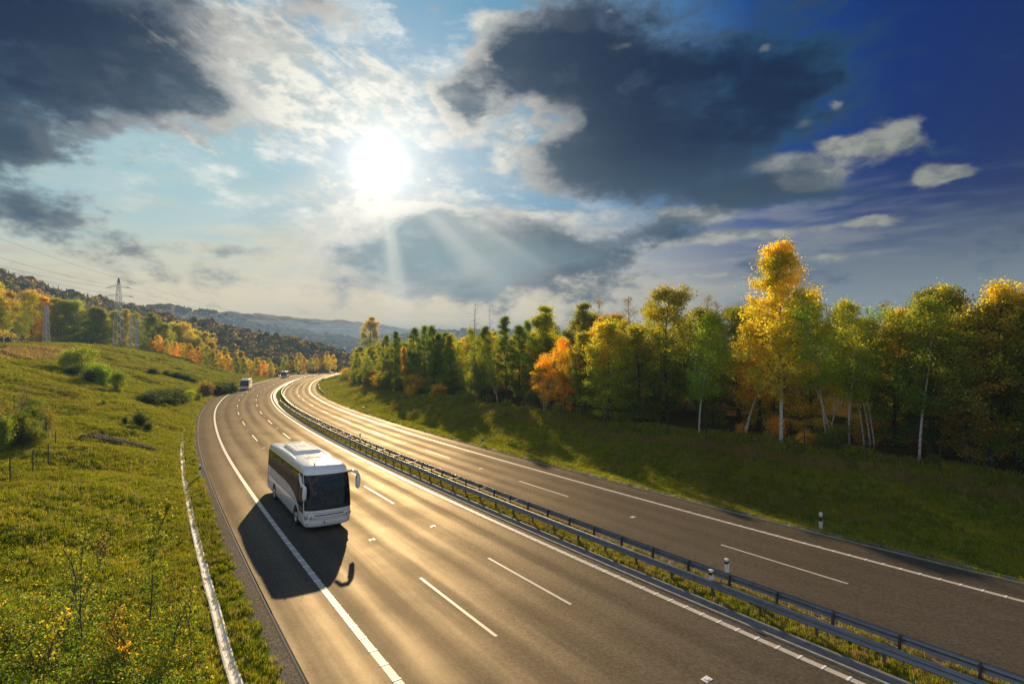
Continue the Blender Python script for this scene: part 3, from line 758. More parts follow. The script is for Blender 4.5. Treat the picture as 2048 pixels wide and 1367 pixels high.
proto('birch4', 14, 14, .07, .45, 1.8, 'round', 34, up=.8, droop=.9, nleaf=10500, lsize=.125, spread=.26, lean=(1.4, .4), bend=.7, bark='birch', kind='birch_tree', stems=3)
proto('oak1', 21, 13, .19, .12, 3.1, 'round', 64, up=.45, nleaf=27000, lsize=.155, spread=.33, kind='oak_tree')
proto('oak2', 22, 13, .17, .16, 2.7, 'egg', 60, up=.55, nleaf=23000, lsize=.155, spread=.30, kind='oak_tree', gap=.15)
proto('maple1', 23, 13, .16, .08, 2.9, 'egg', 66, up=.5, nleaf=27000, lsize=.155, spread=.30, kind='maple_tree')
proto('maple2', 24, 13, .15, .06, 2.2, 'column', 62, up=.65, nleaf=20000, lsize=.15, spread=.28, kind='maple_tree', gap=.1)
proto('alder1', 31, 15, .13, .10, 1.9, 'column', 64, up=.45, nleaf=16000, lsize=.15, spread=.25, kind='alder_tree', bend=.2)
proto('alder2', 32, 15, .13, .18, 1.7, 'cone', 54, up=.35, nleaf=13000, lsize=.15, spread=.24, kind='alder_tree', bend=.3, gap=.2)
proto('alder3', 33, 15, .12, .25, 1.6, 'egg', 44, up=.6, nleaf=10000, lsize=.15, spread=.25, kind='alder_tree', bend=.4, gap=.3)
proto('bare1', 41, 14, .12, .30, 2.0, 'egg', 52, up=.75, droop=.4, nleaf=1300, lsize=.12, spread=.2, bark='greybark', kind='bare_tree', twigs=9)
proto('bare2', 42, 15, .10, .40, 1.1, 'cone', 44, up=.15, nleaf=0, bark='greybark', kind='dead_tree', bend=.15, twigs=5)
proto('bush1', 51, 3.2, .045, .03, 1.7, 'round', 38, up=.6, nleaf=6500, lsize=.13, spread=.24, kind='shrub', stems=4, bend=.2)
proto('bush2', 52, 2.8, .040, .02, 1.9, 'umbrella', 38, up=.7, nleaf=6000, lsize=.13, spread=.22, kind='shrub', stems=4, bend=.2)
proto('broom', 53, 1.6, .03, .01, 1.3, 'round', 44, up=1.0, nleaf=5500, lsize=.10, spread=.16, kind='broom_bush', stems=5, bend=.1)
proto('spruce', 61, 17, .15, .06, 2.4, 'cone', 110, up=-.15, droop=.25, nleaf=15000, lsize=.17, spread=.16, kind='spruce_tree', bend=.05, twigs=5)

USED = set()
DKG, OLV, YGR, LGR, GLD, ORG, BRN, GRY = (.055, .095, .016), (.13, .17, .020), (.27, .31, .025), (.20, .31, .030), (.47, .39, .030), (.56, .32, .020), (.24, .15, .03), (.15, .20, .055)
def put_tree(key, x, y, H, color, alpha=0.0, label='', cat='tree', group=None, rz=None, wide=1.0, z=None):
    p = PR[key]; z = ground_z(x, y) - .05 if z is None else z
    sc = H / p['H']; rz = random.uniform(0, 6.28) if rz is None else rz
    scl = (sc * wide, sc * wide, sc); colr = tuple(color) + (alpha,)
    if key not in USED:
        USED.add(key); r = p; r.location = (x, y, z); r.rotation_euler = (0, 0, rz); r.scale = scl; r.color = colr
        for c in r.children: c.color = colr
        if group: r['group'] = group
        r['label'] = label
    else:
        r = dup(p, (x, y, z), rz, label, group, scl, colr)
        if not group and 'group' in r: del r['group']
    r['category'] = cat; LAST[0] = r
    return r
LAST = [None]

def on_ray(u, o):
    """plan point where the sight line of compass direction azu(u) meets offset o"""
    a = R(azu(u)); t = np.arange(12, 520, .5); X = t * math.sin(a); Y = t * math.cos(a)
    S_, O_ = so_of(X, Y); k = np.nonzero(np.diff(np.sign(O_ - o)))[0]
    if not len(k): return None
    k = k[-1] if o > 0 else k[0]
    return float(X[k]), float(Y[k])
def topz(v, Y): return CAM_H + (675 - v) / 1054.9 * Y

CN = {DKG: 'dark green', OLV: 'olive green', YGR: 'yellow-green', LGR: 'light green', GLD: 'golden yellow', ORG: 'orange', BRN: 'brownish', GRY: 'grey-green'}
# the edge of the wood on the right, from the far bend to the near end: direction, distance behind the pavement edge, top, kind, colour, orange share, relative width, label
EDGE = [
 (678, 13, 690, 'alder1', DKG, .1, 1.5, 'dark green tree at the bend, leftmost of the wood'),
 (690, 16, 680, 'maple2', OLV, .3, 1.5, 'dull green round-topped tree beside the leftmost tree of the wood'),
 (709, 12, 698, 'maple2', ORG, .8, 1.0, 'small bright orange tree near the left end of the wood'),
 (741, 15, 637, 'oak2', OLV, .75, 1.25, 'tall broad tree with orange right side at the left end of the wood'),
 (734, 10.5, 742, 'maple1', GLD, .1, .9, 'low yellow tree in front of the pale trunks at the left end of the wood'),
 (772, 17, 668, 'alder3', OLV, .1, 1.3, 'thin olive tree just right of the tall broad tree with the orange side'),
 (792, 15, 662, 'alder1', GRY, .0, 1.2, 'grey-green narrow tree left of the slender orange tree'),
 (806, 14, 694, 'maple2', ORG, .5, .8, 'slender orange tree between two dark narrow trees'),
 (828, 16, 653, 'alder3', GRY, .0, 1.5, 'thin grey-green tree right of the slender orange tree'),
 (850, 17, 651, 'alder1', GRY, .0, 1.4, 'dense grey-green tree behind the small yellow roadside tree'),
 (822, 10, 764, 'maple2', YGR, .4, 1.0, 'small yellow-leaved tree standing forward in the grass left of the middle'),
 (868, 15, 648, 'alder3', GRY, .0, 1.4, 'thin grey-green tree with a bare top, middle left of the wood'),
 (875, 16, 665, 'alder1', OLV, .0, 1.4, 'olive tree left of the leaning birch'),
 (908, 18, 690, 'birch1', LGR, .0, 1.2, 'light green birch whose white trunk leans left'),
 (935, 15, 668, 'birch3', YGR, .1, 1.2, 'bright yellow-green birch below the bare dead pine'),
 (950, 17, 606, 'bare2', GRY, .0, 2.0, 'tall dead pine, highest bare crown left of the middle'),
 (978, 18, 612, 'bare2', GRY, .0, .8, 'thin dead spike just right of the tall dead pine'),
 (968, 17, 652, 'alder1', GRY, .0, 1.4, 'dark narrow tree between the two dead pines'),
 (996, 16, 652, 'birch3', YGR, .0, .9, 'slim yellow-green birch right of the dead pines'),
 (1012, 18, 632, 'alder2', GRY, .0, 1.3, 'grey-green conical tree right of the dead pines'),
 (1040, 18, 650, 'alder1', OLV, .1, 1.4, 'olive tree above the broken white trunk'),
 (1060, 20, 640, 'birch2', LGR, .1, 1.3, 'thin light green birch left of the orange birch'),
 (1088, 12.5, 672, 'birch3', ORG, .3, 1.15, 'orange birch in full autumn colour in the middle of the wood'),
 (1130, 15, 678, 'maple2', ORG, .4, 1.0, 'small orange crown right of the orange birch'),
 (1098, 22, 618, 'oak2', YGR, .2, 1.2, 'yellow-green treetop behind the orange birch'),
 (1158, 20, 612, 'oak2', OLV, .3, 1.1, 'olive round treetop right of the orange birch'),
 (1170, 14, 668, 'maple1', OLV, .4, 1.1, 'green tree with yellow tips beside the small orange crown'),
 (1216, 13, 648, 'maple1', YGR, .6, 1.35, 'big yellow-green maple reaching down to the grass'),
 (1205, 27, 596, 'bare1', BRN, .0, 1.2, 'bare grey birch, left one of the pair above the yellow-green maple'),
 (1250, 28, 590, 'bare1', BRN, .0, 1.2, 'bare grey birch, right one of the pair above the yellow-green maple'),
 (1278, 14, 655, 'maple1', OLV, .6, 1.25, 'green and gold maple right of the big yellow-green maple'),
 (1335, 17, 592, 'oak1', OLV, .5, 1.15, 'tall green oak with gold top left of the light green birch'),
 (1300, 24, 605, 'birch2', YGR, .2, 1.2, 'sparse yellow-green treetop left of the tall green oak'),
 (1398, 13, 622, 'birch1', LGR, .2, 1.25, 'light green birch with bent white trunk left of the orange birch pair'),
 (1408, 27, 588, 'bare1', BRN, .0, 1.2, 'bare pale birch behind the light green birch'),
 (1440, 24, 600, 'bare1', BRN, .0, 1.0, 'bare pale birch just left of the tall orange birch'),
 (1425, 17, 680, 'maple2', OLV, .4, 1.3, 'low olive tree between light green birch and orange birch'),
 (1488, 14.5, 574, 'birch3', ORG, .6, 1.3, 'tall orange birch beside the great golden aspen'),
 (1563, 12.6, 488, 'aspen', GLD, .45, 1.0, 'great golden aspen with straight white trunk, tallest tree of the wood'),
 (1520, 19, 640, 'maple1', GLD, .5, 1.2, 'golden tree behind the great aspen, on its left'),
 (1622, 18, 600, 'maple1', GLD, .5, 1.2, 'golden tree behind the great aspen, on its right'),
 (1655, 15, 588, 'birch4', LGR, .0, 1.3, 'light green many-stemmed birch right of the great aspen'),
 (1700, 15, 598, 'birch2', YGR, .3, 1.3, 'thin yellow-green birch with upright white trunk right of the great aspen'),
 (1742, 16, 604, 'birch4', YGR, .4, 1.3, 'many-stemmed birch with olive gold leaves midway between aspen and tall white birch'),
 (1765, 26, 598, 'bare1', BRN, .0, 1.1, 'bare birch behind the olive gold birch'),
 (1790, 18, 625, 'maple1', OLV, .6, 1.2, 'dull gold tree left of the tall white birch'),
 (1840, 13.5, 590, 'birch1', OLV, .2, 1.3, 'birch with the tall bright white trunk in the right part'),
 (1862, 16, 600, 'oak1', DKG, .3, 1.0, 'dark green tree behind the tall white birch trunk'),
 (1900, 17, 580, 'oak2', GLD, .6, 1.1, 'gold-topped oak right of the tall white birch'),
 (1935, 15, 630, 'maple1', BRN, .6, 1.2, 'brown-gold tree near the right end of the wood'),
 (1985, 15, 590, 'oak1', OLV, .6, 1.0, 'olive and gold oak second from the right end'),
 (2035, 16, 594, 'maple1', GLD, .4, 1.2, 'yellow tree at the right end of the wood'),
 (2090, 15, 585, 'oak2', OLV, .5, 1.1, None), (2160, 14, 575, 'oak1', OLV, .5, 1.1, None), (2240, 14, 560, 'maple1', GLD, .4, 1.2, None), (2330, 14, 560, 'oak2', OLV, .5, 1.1, None), (2440, 14, 540, 'oak1', OLV, .3, 1.1, None), (2600, 14, 520, 'oak2', GLD, .3, 1.1, None),
]
taken = []
_out = iter(['nearest', 'second', 'third', 'fourth', 'fifth', 'sixth'])
for u, q, vt, key, colr, al, wide, lab in EDGE:
    xy = on_ray(u, OL + q)
    if xy is None: continue
    x, y = xy; zb = ground_z(x, y); H = topz(vt, y) - zb
    g_ = None if lab else 'trees beyond the right edge of the view'
    put_tree(key, x, y, H, colr, al, lab or next(_out) + ' front tree of the wood beyond the right edge of the view', 'tree', g_, wide=wide)
    taken.append((x, y))
INNER, LOW = [], []
# trees deeper in the wood, filling it row by row
def fill():
    g = np.random.default_rng(99); keys = ['oak1', 'oak2', 'maple1', 'alder1', 'alder2', 'maple2', 'birch2', 'birch3', 'oak1', 'maple1', 'alder1']
    cl = [OLV, OLV, OLV, YGR, BRN, GLD, DKG, YGR, ORG]
    n = 0
    for s in np.arange(-62, 330, 5.4):
        for r_, q in enumerate((17.5, 23.0, 29.0, 36.0)):
            ss_ = s + g.normal() * 1.3 + (r_ % 2) * 2.7; qq = q + g.normal() * 1.1
            if r_ == 3 and s > 150: continue
            P_ = P3(ss_, OL + qq)
            if any((P_.x - a) ** 2 + (P_.y - b) ** 2 < 4 for a, b in taken): continue
            u_ = 1024 + 1055 * P_.x / max(P_.y, 1)
            vt = np.interp(u_, [660, 700, 800, 900, 1000, 1150, 1300, 1450, 1600, 1750, 1900, 2100], [705, 700, 682, 670, 664, 640, 625, 622, 618, 618, 612, 600]) + g.uniform(-4, 26)
            H = min(topz(vt, P_.y) - P_.z, 19) if P_.y > 15 else 12
            if H < 5 or P_.y < -20: continue
            k = keys[g.integers(len(keys))]; c = cl[g.integers(len(cl))]
            if 'birch' in k and c in (DKG, BRN): c = YGR
            if u_ < 900 and c in (GLD, ORG): c = GRY
            t_ = put_tree(k, P_.x, P_.y, H, c, .25, 'tree', 'tree', 'trees deeper in the wood on the right', wide=g.uniform(1.05, 1.4)); n += 1; INNER.append((t_, u_, r_, CN[c], k))
    # undergrowth along the edge
    m = 0
    for s in np.arange(-50, 260, 3.1):
        for r_ in range(2):
            if s < 45 and g.random() < .62: continue
            qq = 13.2 + r_ * 2.6 + g.normal() * .8; P_ = P3(s + g.normal() * 1.0, OL + qq)
            if P_.y < 5: continue
            c = [DKG, DKG, OLV, BRN, ORG, OLV][g.integers(6)]
            t_ = put_tree(['bush1', 'bush2'][g.integers(2)], P_.x, P_.y, g.uniform(1.2, 4.2) * (.6 if s < 45 else 1), c, .15, 'shrub', 'shrub', 'undergrowth shrubs along the edge of the wood', wide=g.uniform(1.0, 1.5)); m += 1; LOW.append((t_, 1024 + 1055 * P_.x / P_.y, r_, CN[c], ''))
    print('interior trees', n, 'shrubs', m)
LAND = [(640, 'the leftmost trees'), (741, 'the orange-sided tree'), (815, 'the slender orange'), (900, 'the leaning birch'), (960, 'the dead pines'), (1020, 'the conical tree'), (1088, 'the orange birch'), (1150, 'the small orange crown'), (1216, 'the big maple'), (1278, 'the green-gold maple'), (1335, 'the tall green oak'), (1398, 'the light green birch'), (1488, 'the tall orange birch'), (1563, 'the great aspen'), (1655, 'the many-stemmed birch'), (1700, 'the thin upright birch'), (1765, 'the last bare birch'), (1840, 'the tall white birch'), (1900, 'the gold-topped oak'), (1985, 'the olive oak'), (2060, 'the right edge tree')]
NUM = ['first', 'second', 'third', 'fourth', 'fifth', 'sixth', 'seventh', 'eighth', 'ninth', 'tenth', 'eleventh', 'twelfth', 'thirteenth', 'fourteenth', 'fifteenth', 'sixteenth', 'seventeenth', 'eighteenth', 'nineteenth', 'twentieth', 'twenty-first', 'twenty-second', 'twenty-third', 'twenty-fourth', 'twenty-fifth', 'twenty-sixth', 'twenty-seventh', 'twenty-eighth', 'twenty-ninth', 'thirtieth', 'thirty-first', 'thirty-second', 'thirty-third', 'thirty-fourth', 'thirty-fifth', 'thirty-sixth', 'thirty-seventh', 'thirty-eighth', 'thirty-ninth', 'fortieth', 'forty-first', 'forty-second', 'forty-third', 'forty-fourth', 'forty-fifth', 'forty-sixth', 'forty-seventh', 'forty-eighth', 'forty-ninth', 'fiftieth', 'fifty-first', 'fifty-second', 'fifty-third', 'fifty-fourth', 'fifty-fifth']
def near_land(u): return min(LAND, key=lambda l: abs(l[0] - u))[1]
def name_inner():
    rows = ['second', 'third', 'fourth', 'fifth']
    by = {}
    for t_, u_, r_, c, k in INNER: by.setdefault((near_land(u_), r_, c), []).append((u_, t_, k))
    for (l, r_, c), v in by.items():
        v.sort(key=lambda x: x[0])
        for i, (u_, t_, k) in enumerate(v): t_['label'] = '%s tree, %s row behind %s%s' % (c.split('-')[0] if '-' in c else c, rows[r_], l, '' if len(v) == 1 else ', %s from left' % NUM[i])
    by = {}
    for t_, u_, r_, c, k in LOW: by.setdefault((near_land(u_), r_, c), []).append((u_, t_))
    for (l, r_, c), v in by.items():
        v.sort(key=lambda x: x[0])
        for i, (u_, t_) in enumerate(v): t_['label'] = '%s shrub %s %s%s' % (c, ['in front of', 'just behind'][r_], l, '' if len(v) == 1 else ', %s from left' % NUM[i])
fill(); name_inner()
# the left: trees behind the meadow and on the spur; direction, forward distance, top, kind, colour, orange share, width, label
LEFT = [
 (-95, 176, 560, 'birch3', OLV, .4, 1.3, None), (-50, 178, 556, 'birch1', BRN, .4, 1.4, None),
 (8, 168, 590, 'birch1', OLV, .5, 1.3, 'birch with pale trunk at the left edge of the photo above the meadow'),
 (24, 172, 582, 'birch2', BRN, .5, 1.5, 'tall brownish birch, second of the pale-stemmed group on the left'),
 (36, 166, 588, 'birch3', OLV, .5, 1.3, 'two-stemmed pale birch standing out at the meadow edge on the left'),
 (-10, 195, 560, 'oak2', GLD, .4, 1.3, 'golden tree behind the pale birches at the left edge'),
 (66, 246, 590, 'oak1', GLD, .8, 1.1, 'yellow and orange round tree right of the pale birches'),
 (90, 250, 596, 'maple1', ORG, .4, 1.1, 'orange-tinged tree behind the meadow, left of the lattice mast'),
 (112, 250, 600, 'oak2', YGR, .3, 1.2, 'yellow-green tree behind the meadow, left of the tall pylon'),
 (136, 256, 604, 'maple1', OLV, .2, 1.2, 'olive tree in the row behind the meadow'),
 (160, 258, 610, 'oak1', YGR, .1, 1.0, 'yellow-green broad tree in the row left of the tall pylon'),
 (185, 260, 616, 'maple1', OLV, .3, 1.2, 'olive tree second to the left of the tall pylon'),
 (208, 262, 620, 'oak2', OLV, .1, 1.2, 'tree immediately left of the tall pylon'),
 (232, 262, 624, 'maple1', YGR, .3, 1.1, 'tree right behind the tall pylon'),
 (252, 264, 618, 'alder1', GLD, .4, 1.2, 'narrow golden tree right of the tall pylon'),
 (282, 258, 622, 'birch3', OLV, .3, 1.3, 'olive birch right of the twin lattice masts'),
 (304, 256, 628, 'oak2', OLV, .1, 1.3, 'broad olive tree at the right end of the row behind the meadow'),
 (326, 262, 648, 'maple1', YGR, .3, 1.2, 'yellow-green tree lower down right of the row behind the meadow'),
 (346, 300, 650, 'maple1', YGR, .5, 1.1, None), (365, 305, 655, 'oak1', GLD, .5, 1.0, None), (385, 315, 662, 'maple1', YGR, .3, 1.1, None), (405, 320, 668, 'oak2', GLD, .4, 1.1, None),
]
for i, (u, Y, vt, key, colr, al, wide, lab) in enumerate(LEFT):
    x = (u - 1024) / 1054.9 * Y; zb = ground_z(x, Y); H = max(topz(vt, Y) - zb, 6)
    t_ = put_tree(key, x, Y, H, colr, al, lab or 'tree', 'tree', None if lab else 'trees in the belt beyond the meadow', wide=wide)
    if not lab: t_['label'] = '%s front-row tree of the meadow belt, %s' % (CN[colr], {-95: 'outermost left', -50: 'left of the pale birches', 346: 'first down the slope right of the masts', 365: 'second down the slope right of the masts', 385: 'third down the slope right of the masts', 405: 'lowest on the slope right of the masts'}[u])
g = np.random.default_rng(5)
BELT = []
for i in range(46):
    u = g.uniform(-160, 345); Y = g.uniform(264, 330); x = (u - 1024) / 1054.9 * Y
    vt = np.interp(u, [-160, 0, 60, 160, 250, 345], [556, 584, 600, 624, 634, 668]) + g.uniform(-4, 18)
    zb = ground_z(x, Y); H = min(max(topz(vt, Y) - zb, 5), 24)
    kk, cc = ['oak1', 'maple1', 'oak2', 'alder1', 'birch3'][g.integers(5)], [OLV, DKG, YGR, GLD, OLV][g.integers(5)]
    BELT.append((u, put_tree(kk, x, Y, H, cc, .3, 'tree', 'tree', 'trees in the belt beyond the meadow', wide=g.uniform(1.1, 1.4)), CN[cc]))
def ordinal(lst, text):
    lst.sort(key=lambda q: q[0]); cnt = {}
    for u, t_, c in lst:
        cnt[c] = cnt.get(c, 0) + 1; t_['label'] = text % (NUM[cnt[c] - 1], c)
ordinal(BELT, '%s %s tree from the left, back rows of the meadow belt')
# autumn thicket trees along the spur and beyond the bend
SPUR = [(300, 246, 676, GLD), (318, 244, 672, ORG), (334, 248, 680, GLD), (350, 250, 684, ORG), (366, 252, 688, GLD), (382, 256, 688, ORG), (398, 258, 694, ORG), (412, 262, 694, YGR), (428, 266, 702, YGR), (442, 270, 706, GLD), (456, 275, 712, ORG), (470, 280, 712, YGR), (486, 288, 716, YGR), (500, 296, 722, GLD), (512, 304, 718, GLD), (526, 312, 722, ORG), (540, 326, 726, GLD), (552, 340, 728, BRN), (566, 352, 722, YGR), (580, 360, 722, BRN), (594, 372, 716, GLD), (608, 380, 716, ORG), (620, 388, 718, YGR), (632, 396, 716, GLD), (644, 402, 716, BRN), (656, 408, 714, GLD), (668, 412, 710, GLD), (572, 400, 712, YGR), (600, 410, 708, GLD), (630, 420, 708, BRN), (655, 430, 704, GLD), (420, 300, 690, BRN), (450, 306, 698, YGR), (480, 315, 704, BRN), (395, 300, 682, YGR), (540, 360, 718, YGR), (515, 345, 716, BRN)]
FARS = {False: [], True: []}
for i, (u, Y, vt, c) in enumerate(SPUR):
    x = (u - 1024) / 1054.9 * Y; zb = ground_z(x, Y); H = max(topz(vt, Y) - zb, 3.5)
    far = u >= 546
    FARS[far].append((u, put_tree(['maple1', 'oak1', 'oak2'][i % 3], x, Y, H, c, .35 if c != ORG else .8,
             ('tree of the autumn thicket beside the distant end of the motorway' if far else 'tree of the autumn thicket along the crest of the grassy spur'), 'tree',
             ('autumn trees beside the distant bend' if far else 'autumn trees along the spur'), wide=min(1.6, 1.15 * (9 / H) ** .3)), CN[c]))

ordinal(FARS[False], '%s %s tree from the left, autumn thicket along the spur')
ordinal(FARS[True], '%s %s tree from the left, thicket beside the distant bend')
# shrubs on the grassy bank: direction, forward distance, height, width, kind, colour, label
SHR = [
 (140, 108, 4.2, 1.0, 'bush1', YGR, 'yellow-green shrub at the left end of the clump below the pylon'),
 (165, 112, 5.0, 1.1, 'bush1', YGR, 'tallest yellow-green shrub of the clump below the pylon'),
 (205, 100, 4.0, 1.1, 'bush1', LGR, 'round light green shrub right of the middle of the clump below the pylon'),
 (235, 97, 3.4, 1.0, 'bush2', OLV, 'olive shrub at the right end of the clump below the pylon'),
 (150, 103, 2.2, 1.5, 'broom', DKG, 'low dark broom at the left foot of the clump below the pylon'),
 (183, 100, 2.6, 1.6, 'broom', DKG, 'low dark broom in front of the middle of the clump below the pylon'),
 (305, 150, 2.0, 1.6, 'broom', DKG, 'dark broom, left one of the upper row on the slope'),
 (332, 156, 1.8, 1.5, 'broom', DKG, 'dark broom, second from left in the upper row on the slope'),
 (350, 158, 2.0, 1.6, 'broom', DKG, 'dark broom, third from left in the upper row on the slope'),
 (372, 160, 1.9, 1.6, 'broom', DKG, 'dark broom, right one of the upper row on the slope'),
 (300, 92, 2.2, 1.5, 'broom', DKG, 'dark broom at the lower left end of the big patch above the drain'),
 (318, 96, 3.0, 1.6, 'bush2', DKG, 'large dark shrub in the left half of the big patch above the drain'),
 (338, 100, 3.2, 1.5, 'bush2', DKG, 'large dark shrub in the middle of the big patch above the drain'),
 (352, 108, 2.6, 1.5, 'broom', DKG, 'dark broom right of the middle of the big patch'),
 (376, 116, 2.6, 1.2, 'bush1', YGR, 'bright yellow-green shrub at the right end of the big patch'),
 (392, 122, 1.8, 1.4, 'bush1', OLV, 'small olive shrub right of the bright yellow-green one'),
 (410, 140, 2.6, 1.6, 'broom', BRN, 'brown broom at the left of the patch leading to the second coach'),
 (428, 146, 2.8, 1.6, 'broom', DKG, 'dark broom in the middle of the patch leading to the second coach'),
 (446, 152, 2.8, 1.5, 'broom', DKG, 'dark broom right of the middle of the patch leading to the second coach'),
 (462, 158, 2.6, 1.5, 'broom', DKG, 'dark broom nearest the second coach'),
 (278, 66, 1.7, 1.1, 'broom', DKG, 'lone dark broom low on the slope above the dark stones'),
 (296, 65, 1.0, 1.1, 'broom', DKG, 'small broom touching the lone dark broom on its right'),
 (250, 66, .9, .7, 'broom', DKG, 'tiny broom left of the lone dark broom'),
 (208, 76, 1.2, .7, 'bush1', OLV, 'thin olive sapling on the open slope left of the big patch'),
]
DRK = (.030, .048, .014)
PATCH = [(312, 152, 'upper row'), (342, 157, 'upper row'), (361, 159, 'upper row'), (384, 162, 'upper row'), (290, 90, 'big patch'), (308, 95, 'big patch'), (328, 97, 'big patch'), (345, 103, 'big patch'), (362, 110, 'big patch'), (325, 103, 'big patch'), (355, 116, 'big patch'), (402, 136, 'patch below the second coach'), (419, 143, 'patch below the second coach'), (437, 149, 'patch below the second coach'), (454, 155, 'patch below the second coach'), (470, 160, 'patch below the second coach')]
_pc = {}
for u, Y, nm_ in PATCH:
    _pc[nm_] = _pc.get(nm_, 0) + 1
    SHR.append((u, Y, random.uniform(1.0, 1.7), random.uniform(1.8, 2.6), 'broom', DRK, 'low spreading blackish broom, %s from left in the %s' % (NUM[_pc[nm_] - 1], nm_)))
for i, (u, Y, H, w, key, c, lab) in enumerate(SHR):
    if c == DKG: c = DRK
    x = (u - 1024) / 1054.9 * Y
    put_tree(key, x, Y, H * (.8 if c == DRK else 1), c, .0, lab, 'shrub', None, wide=w * (1.35 if c == DRK else 1))
for k in PR:
    if k not in USED:
        for c in list(PR[k].children): bpy.data.objects.remove(c)
        bpy.data.objects.remove(PR[k])

# ------------------------------------------------------------------ woods on the far hillsides
def ico_unit():
    import bmesh
    bm = bmesh.new(); bmesh.ops.create_icosphere(bm, subdivisions=2, radius=1.0)
    V = np.array([v.co[:] for v in bm.verts]); F = np.array([[v.index for v in f.verts] for f in bm.faces]); bm.free(); return V, F
IV, IF = ico_unit()
def wood_mat():
    m = bpy.data.materials.new('hillside_foliage'); m.use_nodes = True; nt = m.node_tree; nt.nodes.clear(); nb = NB(nt)
    a = nb.node('ShaderNodeAttribute'); a.attribute_name = 'rnd'; r_ = E(nb, a.outputs['Fac']); P = pos(nb); n = nb.noise(P, .6, 4, .7)
    c = nb.ramp(r_, [(0, (.06, .08, .045)), (.22, (.15, .17, .05)), (.45, (.27, .26, .07)), (.62, (.36, .25, .10)), (.80, (.45, .28, .10)), (.93, (.60, .40, .09)), (1.0, (.62, .48, .10))])
    c = nb.mix(nb.ss(n, .6, .35) * .5, c, nb.mix(.3, (.02, .03, .01), c))
    d = nb.node('ShaderNodeBsdfDiffuse'); t = nb.node('ShaderNodeBsdfTranslucent'); nb.put(d.inputs[0], c); nb.put(t.inputs[0], c)
    m1 = nb.node('ShaderNodeMixShader'); m1.inputs[0].default_value = .5
    nt.links.new(d.outputs[0], m1.inputs[1]); nt.links.new(t.outputs[0], m1.inputs[2])
    o = nb.node('ShaderNodeOutputMaterial'); nt.links.new(m1.outputs[0], o.inputs[0]); return m
M['wood'] = wood_mat()
def wood(name, HX, n, rad, hgt, g, conifer=0.2, crest_con=False, lo=0.0):
    X, Y, Z = HX; na, nr = X.shape
    Vs = []; Fs = []; A = []; b = 0; Vq = []; Aq = []
    for k in range(n):
        fa = g.random() * (na - 1.01); fr = lo + (1 - lo) * g.random() ** .8; fr *= (nr - 1.01)
        if crest_con and k < n * .12: fr = (nr - 1.01)
        i, j = int(fa), int(fr); u, v = fa - i, fr - j
        def L(A_): return (A_[i, j] * (1 - u) + A_[i + 1, j] * u) * (1 - v) + (A_[i, j + 1] * (1 - u) + A_[i + 1, j + 1] * u) * v
        x, y, z = L(X), L(Y), L(Z)
        con = g.random() < (conifer if not (crest_con and k < n * .12) else .75)
        r_ = rad * g.uniform(.6, 1.25); h = hgt * g.uniform(.7, 1.25)
        if con:
            c = 7; a = np.linspace(0, 2 * PI, c, endpoint=False)
            rings = []
            for t_, w_ in ((0.05, .8), (.3, .62), (.32, .5), (.62, .36), (.64, .27), (1.08, .01)):
                jt = g.uniform(.75, 1.2, c); rings.append(np.stack([x + np.cos(a) * r_ * .62 * w_ * jt, y + np.sin(a) * r_ * .62 * w_ * jt, z + h * t_ + np.zeros(c)], 1))
            V = np.concatenate(rings); F = []
            for q in range(5):
                for p_ in range(c):
                    p2 = (p_ + 1) % c; F += [(q * c + p_, q * c + p2, (q + 1) * c + p2), (q * c + p_, (q + 1) * c + p2, (q + 1) * c + p_)]
            F = np.array(F); col = np.full(len(F), g.uniform(0, .12))
        else:
            jit = 1 + g.normal(size=(len(IV), 1)) * .16
            V = IV * jit * np.array([r_, r_, h * .44]) + np.array([x, y, z + h * .56]); F = IF
            base = g.choice([.15, .3, .45, .6, .72, .85, .97], p=[.10, .18, .20, .18, .16, .12, .06]); col = np.clip(base + g.normal(size=len(F)) * .07, 0, 1)
            # loose leaf sprays break the outline
            m_ = 44; dn = g.normal(size=(m_, 3)); dn /= np.linalg.norm(dn, axis=1)[:, None]; C = dn * np.array([r_, r_, h * .44]) * g.uniform(.9, 1.15, (m_, 1)) + np.array([x, y, z + h * .56])
            a_ = g.normal(size=(m_, 3)); b_ = g.normal(size=(m_, 3)); s_ = rad * .16
            Vq.append(np.stack([C - a_ * s_, C + b_ * s_, C + a_ * s_, C - b_ * s_], 1).reshape(-1, 3)); Aq.append(np.clip(base + g.normal(size=m_) * .12, 0, 1))
        Vs.append(V); Fs.append(F + b); A.append(col); b += len(V)
    V = np.concatenate(Vs); F = np.concatenate(Fs); A = np.concatenate(A)
    if Vq:
        Q = np.concatenate(Vq); nq = len(Q) // 4; qi = np.arange(4 * nq).reshape(nq, 4) + len(V)
        F = np.concatenate([F, qi[:, [0, 1, 2]], qi[:, [0, 2, 3]]]); A = np.concatenate([A, np.concatenate(Aq), np.concatenate(Aq)]); V = np.concatenate([V, Q])
    obj(name, mesh(name, V, F, M['wood'], attrs={'rnd': ('FACE', A)}, smooth=False), kind='stuff')
gw = np.random.default_rng(17)
# only the faces towards the motorway that show
def cut(HX, a0, a1):
    n = HX[0].shape[0]; return tuple(A[int(n * a0):max(int(n * a1), int(n * a0) + 2)] for A in HX)
wood('hillside_wood', cut(H1, .42, 1.0), 1900, 5.2, 12, gw, .22, True, .35)
wood('hillside_wood', cut(H2, .0, 1.0), 1500, 4.6, 10.5, gw, .08, False, .1)
wood('hillside_wood', cut(H3, .0, .5), 1500, 13, 15, gw, .2, False, .2)

